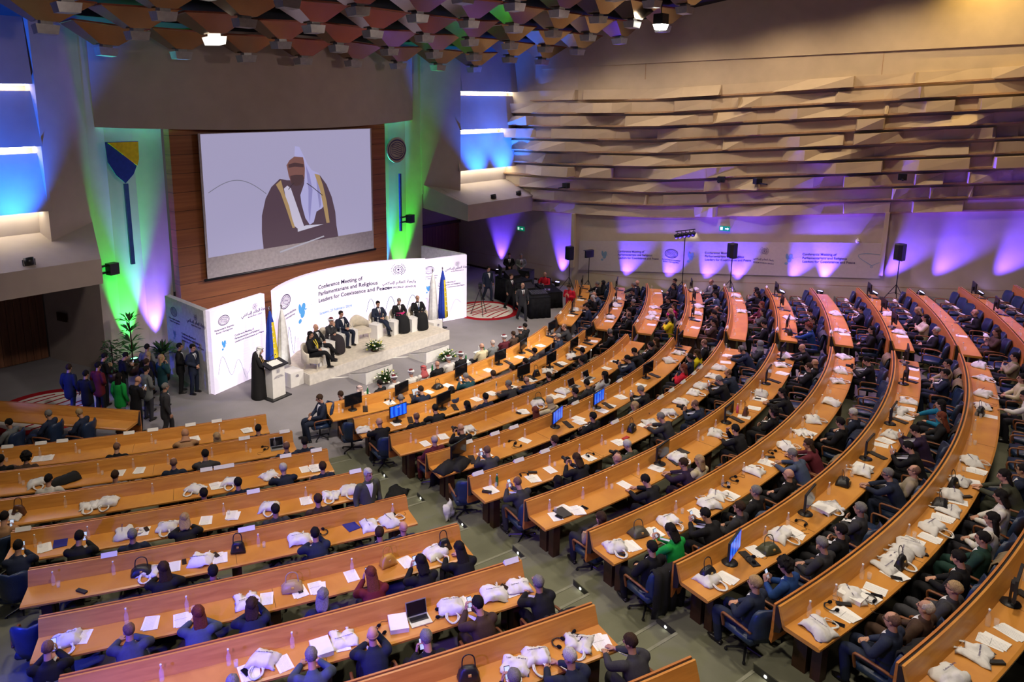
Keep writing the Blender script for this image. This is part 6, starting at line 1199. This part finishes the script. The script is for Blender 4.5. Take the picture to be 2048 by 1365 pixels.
def person(fig,loc,rz,style,hc,cl,label,cat='person',group=None,trous=None,extra='',skin=None,suit=None,scale=1.0,hatcol=None):
    f=FIG[fig]; t=thing('person',label,cat,loc,rz,group); t.scale=(scale,)*3
    tone=rp.uniform(.85,1.12) if skin is None else 1; sk=tuple(c*tone for c in (.48,.26,.175)) if skin is None else skin
    c=CLT[cl]; bd=link('body',f['body'],t,None,None,sk); v_=rp.uniform(.8,1.25); cc=tuple(x*v_ for x in c) if max(c)<.1 else c
    link('jacket',f['jacket'],t,None,None,cc); link('trousers',f['trousers'],t,None,None,trous or (cc if max(c)<.12 else (.02,.02,.026))); link('shoes',f['shoes'],t)
    fem=style in 'lmh'
    if (suit if suit is not None else (not fem and max(c)<.2)):
        sh_=link('shirt',f['shirt'],t); link('collar',f['collar'],sh_)
        if rp.random()<.6: link('tie',f['tie'],sh_,None,None,rp.choice([(.02,.02,.03),(.05,.01,.015),(.02,.04,.12),(.08,.08,.09)]))
    elif rp.random()<.5: link('lanyard',f['lanyard'],t)
    link('eyes',f['eyes'],bd); link('mouth',f['mouth'],bd)
    mixf={'f':.30,'o':.72}.get(style,0)
    for n_,m_,km in HR[style]:
        o=link(n_,m_,t,f['hc'],f['hrot']); o.color=(*((tuple(x*(1-mixf)+y*mixf for x,y in zip(HC[hc],sk)) if km==0 else (hatcol or HC.get(hc,(.1,.1,.1)))) if km<2 else (.8,.8,.8)),1)
    if extra=='gl': link('glasses',f['glasses'],t)
    if extra in('hd',):
        h=MB().tube([(-.092,0,-.005),(-.085,-.01,.08),(0,-.012,.135),(.085,-.01,.08),(.092,0,-.005)],[(.008,.012)]*5,7,(0,1,0)); h.ell((-.092,0,-.008),(.016,.034,.036)); h.ell((.092,0,-.008),(.016,.034,.036))
        link('worn_headset',h.mesh('worn_headset',MT['black'],True),t,f['hc'],f['hrot'])
    return t
def held(t,fig,kind,lab):
    f=FIG[fig]; p=Matrix.Translation(t.location)@Matrix.Rotation(t.rotation_euler.z,4,'Z')@(f['hand']*t.scale.x); rz=t.rotation_euler.z
    if kind=='phone':
        o=thing('smartphone','phone held up '+lab,'phone',tuple(p+Matrix.Rotation(rz,3,'Z')@Vector((-.03,.01,.03))),0,'phones held in the hand'); o.rotation_euler=(1.15,0,rz); link('case',PHB,o); link('glass',PHL,o)
    elif kind=='tablet':
        o=thing('tablet','grey tablet held '+lab,'tablet',tuple(p+Matrix.Rotation(rz,3,'Z')@Vector((-.05,.02,.03))),0); o.rotation_euler=(1.0,0,rz); link('case',MB().box((0,0,0),(.26,.19,.01)).mesh('case',MT['black']),o); link('glass',MB().box((0,0,.006),(.24,.17,.002)).mesh('glass',glow('tablet_glass',(.4,.45,.5),.4)),o)
    elif kind=='cam':
        o=thing('photo_camera','black photo camera held '+lab,'camera',tuple(p+Matrix.Rotation(rz,3,'Z')@Vector((-.05,.03,.02))),rz); link('camera_body',MB().box((0,0,0),(.14,.06,.10)).box((0,0,.06),(.06,.05,.03)).mesh('camera_body',MT['black']),o); link('lens',MB().cyl((0,.03,0),(0,.16,0),.038,12).mesh('lens',MT['black'],True),o)
rank={}
for key in {(pp[0],pp[1]) for pp in PEOPLE}:
    l=ordseq([pp for pp in PEOPLE if (pp[0],pp[1])==key],key[0],lambda q_:q_[2])
    for i,pp in enumerate(l): rank[(key,pp[2])]=i+1
for pp in PEOPLE:
    b,k,a,t_,style,hc,cl,op=pp; c_=poseclass(t_); fig=c_+rp.choice({'F':'01','M':'01','U':'012','B':'01'}[c_])
    if op in('phone','tablet','cam'): fig=PHC[c_]
    if op=='chin' and c_ in'FM': fig=c_+'c'
    tt=min(max(t_+HO[c_][0],1.02),1.30)
    r_=ORD[rank[((b,k),a)]]; hr=SN[style]%HN[hc] if '%' in SN[style] else SN[style]; bn={'R':'centre-block','F':'wall-side','L':'near-block'}[b]
    lab='person in %s, %s, %s from aisle at %s %s desk'%(CLN[cl].split(' ',1)[1],hr.replace('a ','',1) if hr.startswith('a ') else hr,r_,ORD[k],bn)
    o=person(fig,tuple(P(b,k,a,tt)),a+rp.uniform(-.12,.12)+(.25 if b=='F' and a>.45 else 0),style,hc,cl,lab,extra=op,hatcol={('h','k'):(.012,.012,.015),('h','g'):(.20,.20,.20),('h','y'):(.35,.28,.20),('h','r'):(.42,.22,.13)}.get((style,hc)))
    if op in('phone','tablet','cam'): held(o,fig,op,'by person %s from aisle at %s %s desk'%(r_,ORD[k],bn))
# guests in the low front seats before the first desk
for i,(x,y,st,hc,cl,lab,hat) in enumerate(VIPS):
    rz=random.uniform(-.15,.15)+x*-.02; t=thing('lounge_chair','low cream front-row chair under %s'%lab,'chair',(x,y,0),rz,'low front-row chairs'); 
    for n_,m_ in AC: link(n_,m_,t).scale=(.95,.95,.78)
    link('seat_pad',MB().box((0,0,.34),(.5,.5,.05)).mesh('seat_pad',MT['leather']),t)
    person('U0' if i%2 else 'X0',(x,y+.02,-.14 if False else 0),rz,st,hc,cl,'person in %s seated before the first desk, %s'%(CLN[cl].split(' ',1)[1],lab),extra='',hatcol=hat,scale=.93)
for i,(x,y) in enumerate(((-3.35,-15.2),(-.55,-15.2),(.95,-15.35),(2.05,-15.2))): cube_table(x,y,0,.50,.42,'white cube table before the first desk, %s from the lectern side'%ORD[i+1],'white cube tables before the front row',2,True)
# panel on the podium
PZ=.39
for i,(x,y,st,hc,cl,fig,rz,lab) in enumerate(PANEL):
    armchair(x,y,PZ,rz,'cream armchair on the podium, %s from the lectern side'%ORD[i+1])
    if st is None: continue
    o=person(fig,(x,y+0 ,PZ),rz,st,hc,cl,lab)
    if i==6:
        f=FIG[fig]; link('sash',MB().tube([(-.19,.13,.72),(0,.20,.73),(.19,.13,.72)],[(.018,.06)]*3,8,(0,1,0)).tube([(.06,.22,.70),(.10,.46,.56),(.10,.50,.20)],[(.07,.012),(.08,.012),(.09,.012)],8,(1,0,0)).mesh('sash',plain('magenta_silk',(.62,.01,.16),.5),True),o); 
    if i in(2,6,7): link('robe_skirt',MB().tube([(0,-.05,.60),(0,.30,.60),(0,.45,.48),(0,.46,.10)],[(.20,.12),(.22,.11),(.22,.12),(.25,.14)],16).mesh('robe_skirt',MT['cloth'],True),o,None,None,(.012,.012,.014) if i!=2 else (.03,.025,.03))
    if i==0: link('scarf',MB().tube([(-.07,.05,1.02),(-.05,.14,.86),(0,.17,.74)],[(.03,.012)]*3,6).tube([(.07,.05,1.02),(.05,.14,.86),(.02,.17,.74)],[(.03,.012)]*3,6).mesh('scarf',plain('yellow_scarf',(.55,.42,.03),.8),True),o)
# robed speaker
o=person('R0',(-5.12,-11.9,0),math.radians(-128),'q','k','K','person in long black gold-edged robe and white headcloth speaking at the lectern',hatcol=(.74,.74,.76),suit=False)
link('robe',MB().tube([(0,-.02,1.42),(0,0,1.1),(0,.02,.6),(0,.02,.06)],[(.22,.13),(.27,.19),(.31,.24),(.36,.28)],20).mesh('robe',MT['cloth'],True),o,None,None,(.014,.013,.014))
for s_ in(-1,1): link('robe_edge',MB().tube([(s_*.09,.10,1.40),(s_*.10,.21,1.1),(s_*.09,.27,.6),(s_*.08,.31,.10)],[(.022,.008)]*4,6).mesh('robe_edge',MT['gold'],True),o)
# standing people
for i,(fig,x,y,z,rz,st,hc,cl,lab,tr) in enumerate(STAND):
    o=person(fig,(x,y,z),math.radians(rz),st,hc,cl,lab,trous=tr)
    if 'phone' in lab: held(o,fig,'phone','by the standing '+' '.join(lab.split()[:5]))
for i,(x,y,rz,st,hc,cl,lab) in enumerate(SEATED_EXTRA):
    c=chair((x,y,0),math.radians(rz)); tag(c,'navy armchair under the guest: '+' '.join(lab.split()[1:9]),'chair','navy conference armchairs'); person('X0' if i%2 else 'U1',(x,y,0),math.radians(rz),st,hc,cl,lab)
# ---------------------------------------------------------------- technical area and stands
def tripod_speaker(x,y,z,h,rz,lab,kind='speaker'):
    t=thing(kind+'_stand','black tripod stand carrying '+lab,'stand',(x,y,z),rz); link('pole',MB().cyl((0,0,.35),(0,0,h),.02,8).mesh('pole',MT['black']),t)
    for i in range(3):
        a=2*PI*i/3+.4; link('leg',MB().cyl((0,0,.75),(.52*math.cos(a),.52*math.sin(a),.02),.014,6).mesh('leg',MT['black']),t); link('brace',MB().cyl((0,0,.42),(.30*math.cos(a),.30*math.sin(a),.34),.010,6).mesh('brace',MT['black']),t)
    return t
for x,y,z,h,k_,lab in STANDS:
    rz=math.atan2(-1,-.3)+PI/2; tripod_speaker(x,y,z,h,rz,lab)
    if k_=='s':
        t=thing('loudspeaker',lab,'speaker',(x,y,z+h),rz+PI); link('cabinet',MB().loft([[Vector((x_*w,y_,zz)) for x_,y_ in((-1,.0),(-1,.16),(-.7,.30),(.7,.30),(1,.16),(1,0))] for zz,w in((0,.17),(.04,.19),(.64,.19),(.68,.17))]).mesh('cabinet',MT['black']),t,(0,-.15,0)); link('grille',MB().box((0,-.156,.34),(.34,.012,.58)).mesh('grille',MT['blackm']),t)
    elif k_=='b':
        t=thing('stage_light_panel',lab,'light',(x,y,z+h),rz+PI); link('panel',MB().box((0,0,.12),(.50,.10,.34)).mesh('panel',MT['black']),t); link('fin',MB().box((0,-.06,.30),(.52,.2,.02)).mesh('fin',MT['metal']),t)
    else:
        t=thing('spotlight_bar',lab,'light',(x,y,z+h),rz+PI); link('crossbar',MB().cyl((-.62,0,.12),(.62,0,.12),.025,8).mesh('crossbar',MT['metal']),t)
        for i in range(5):
            xx=-.52+.26*i; d=(Vector((.25*(i-2),-.6,-.5))).normalized(); Rm=d.to_track_quat('Z','Y').to_matrix(); link('spot_can',MB().lathe([(.06,-.16),(.10,-.12),(.11,.10),(.10,.10),(.095,.03)],(xx,0,-.10),12,Rm).mesh('spot_can',MT['black'],True),t); link('spot_yoke',MB().box((xx,0,.02),(.02,.02,.2)).mesh('spot_yoke',MT['metal']),t)
            link('spot_lens',MB().lathe([(.001,.06),(.09,.06),(.09,.066),(.001,.066)],(xx,0,-.10),12,Rm).mesh('spot_lens',MT['whitelens'] if i==0 else MT['chrome']),t)
# black draped tables with equipment
def draped(x,y,w,d,h,rz,lab):
    t=thing('draped_table',lab,'table',(x,y,0),rz); link('tabletop',MB().box((0,0,h-.02),(w,d,.04)).mesh('tabletop',MT['blackm']),t); mb=MB(); n=48; rings=[]
    for z,e in((h-.04,0),(h*.5,.02),(0.01,.05)):
        r=[]
        for i in range(n):
            u=i/n*4; s_=int(u); f=u-s_; c=[(-w/2,-d/2),(w/2,-d/2),(w/2,d/2),(-w/2,d/2),(-w/2,-d/2)]; px_=c[s_][0]+(c[s_+1][0]-c[s_][0])*f; py_=c[s_][1]+(c[s_+1][1]-c[s_][1])*f; k_=1+e*2/max(w,d)+(.03*math.sin(i*1.9)*(e>0)); r.append(Vector((px_*k_,py_*k_,z)))
        rings.append(r)
    mb.loft(rings); link('black_skirt',mb.mesh('black_skirt',MT['blackm'],True),t)
draped(8.75,-12.35,.95,1.9,.95,-.55,'black draped technicians table with mixing gear beside the round rug'); draped(9.6,-10.5,1.0,1.6,1.15,-.2,'taller black draped table behind the technicians desk')
draped(10.5,-11.9,.8,1.8,.757,-.6,'low black draped table where the person in red shirt sits')
def gear(x,y,z,rz,w,d,h,lab,kn=True):
    t=thing('mixing_console',lab,'equipment',(x,y,z),rz); link('console_body',MB().loft([[Vector((x_,y_,z_)) for y_,z_ in((-d/2,0),(d/2,0),(d/2,h),(-d/2,h*.4))] for x_ in(-w/2,w/2)]).mesh('console_body',MT['black']),t)
    if kn:
        mb=MB(); [mb.box((-w*.42+w*.84*i/9,-d*.3+d*.6*j/3,h*(.5+.13*j)+.01),(.02,.03,.015)) for i in range(10) for j in range(4)]; link('faders',mb.mesh('faders',MT['silver']),t)
gear(8.65,-12.7,.95,-.55,.8,.5,.14,'black mixing console on the draped technicians table'); gear(8.95,-11.9,.95,-.4,.5,.4,.3,'black equipment rack unit on the draped technicians table',False); gear(9.6,-10.4,1.15,-.2,.7,.4,.35,'black control unit on the taller draped table',False)
for i,(x,y) in enumerate(((9.9,-12.1),(10.6,-11.2))):
    t=thing('laptop','open laptop with dark screen on the low black draped table, %s from the aisle'%ORD[i+1],'laptop',(x+.25,y-.02,.757),.6,'laptops of the technicians'); put_laptop(t)
t=thing('flight_case','tall black equipment rack on wheels standing by the side wall','equipment case',(11.6,-9.7,0),.2); link('case',MB().box((0,0,.58),(.6,.6,1.04)).mesh('case',MT['black']),t); link('rack_front',MB().box((0,-.305,.58),(.5,.02,.9)).mesh('rack_front',MT['metal']),t)
for x in(-.24,.24): [link('wheel',MB().cyl((x,y-.02,.03),(x,y+.02,.03),.03,10).mesh('wheel',MT['black']),t) for y in(-.24,.24)]
t=thing('camera_tripod','black camera tripod standing on the round rug by the far display wall','tripod',(6.75,-10.9,.02)); 
for i in range(3): a=2*PI*i/3; link('leg',MB().cyl((0,0,1.2),(.42*math.cos(a),.42*math.sin(a),0),.016,6).mesh('leg',MT['black']),t)
link('head',MB().box((0,0,1.25),(.10,.12,.12)).mesh('head',MT['black']),t)
o=thing('video_camera','black video camera mounted on the tripod by the round rug','camera',(6.75,-10.9,1.33),2.2); link('camera_body',MB().box((0,0,.08),(.14,.32,.16)).mesh('camera_body',MT['black']),o); link('lens',MB().cyl((0,.16,.08),(0,.30,.08),.05,12).mesh('lens',MT['black'],True),o)
t=thing('tv_panel','thin black monitor panel with blue edge standing on the draped table','monitor',(9.3,-9.9,1.15),.9); link('panel',MB().box((0,0,.3),(.7,.05,.5)).mesh('panel',MT['black']),t); link('stand',MB().box((0,0,.03),(.3,.2,.06)).mesh('stand',MT['metal']),t)
t=thing('tote_bag','white tote bag standing on the aisle carpet beside a desk end','bag',(*P('R',5,math.radians(-16.4),-.55)[:2],ZF[4]),.4); link('bag_body',TOTES[3][0],t,(0,0,.17),(1.35,0,0),(.62,.62,.64)); link('handle',TOTES[3][1],t,(0,0,.17),(1.35,0,0),(.62,.62,.64))
o=link('floor_coat',jitter(jitter(grid_box(.7,.5,.16,16,12),.06,5,2.),.03,15,3).mesh('floor_coat',MT['cloth'],True),None,tuple(P('R',3,math.radians(-17.8),1.1)),(0,0,.5),(.012,.012,.014)); tag(o,'black coat dropped on the aisle carpet by the third centre desk end','coat')
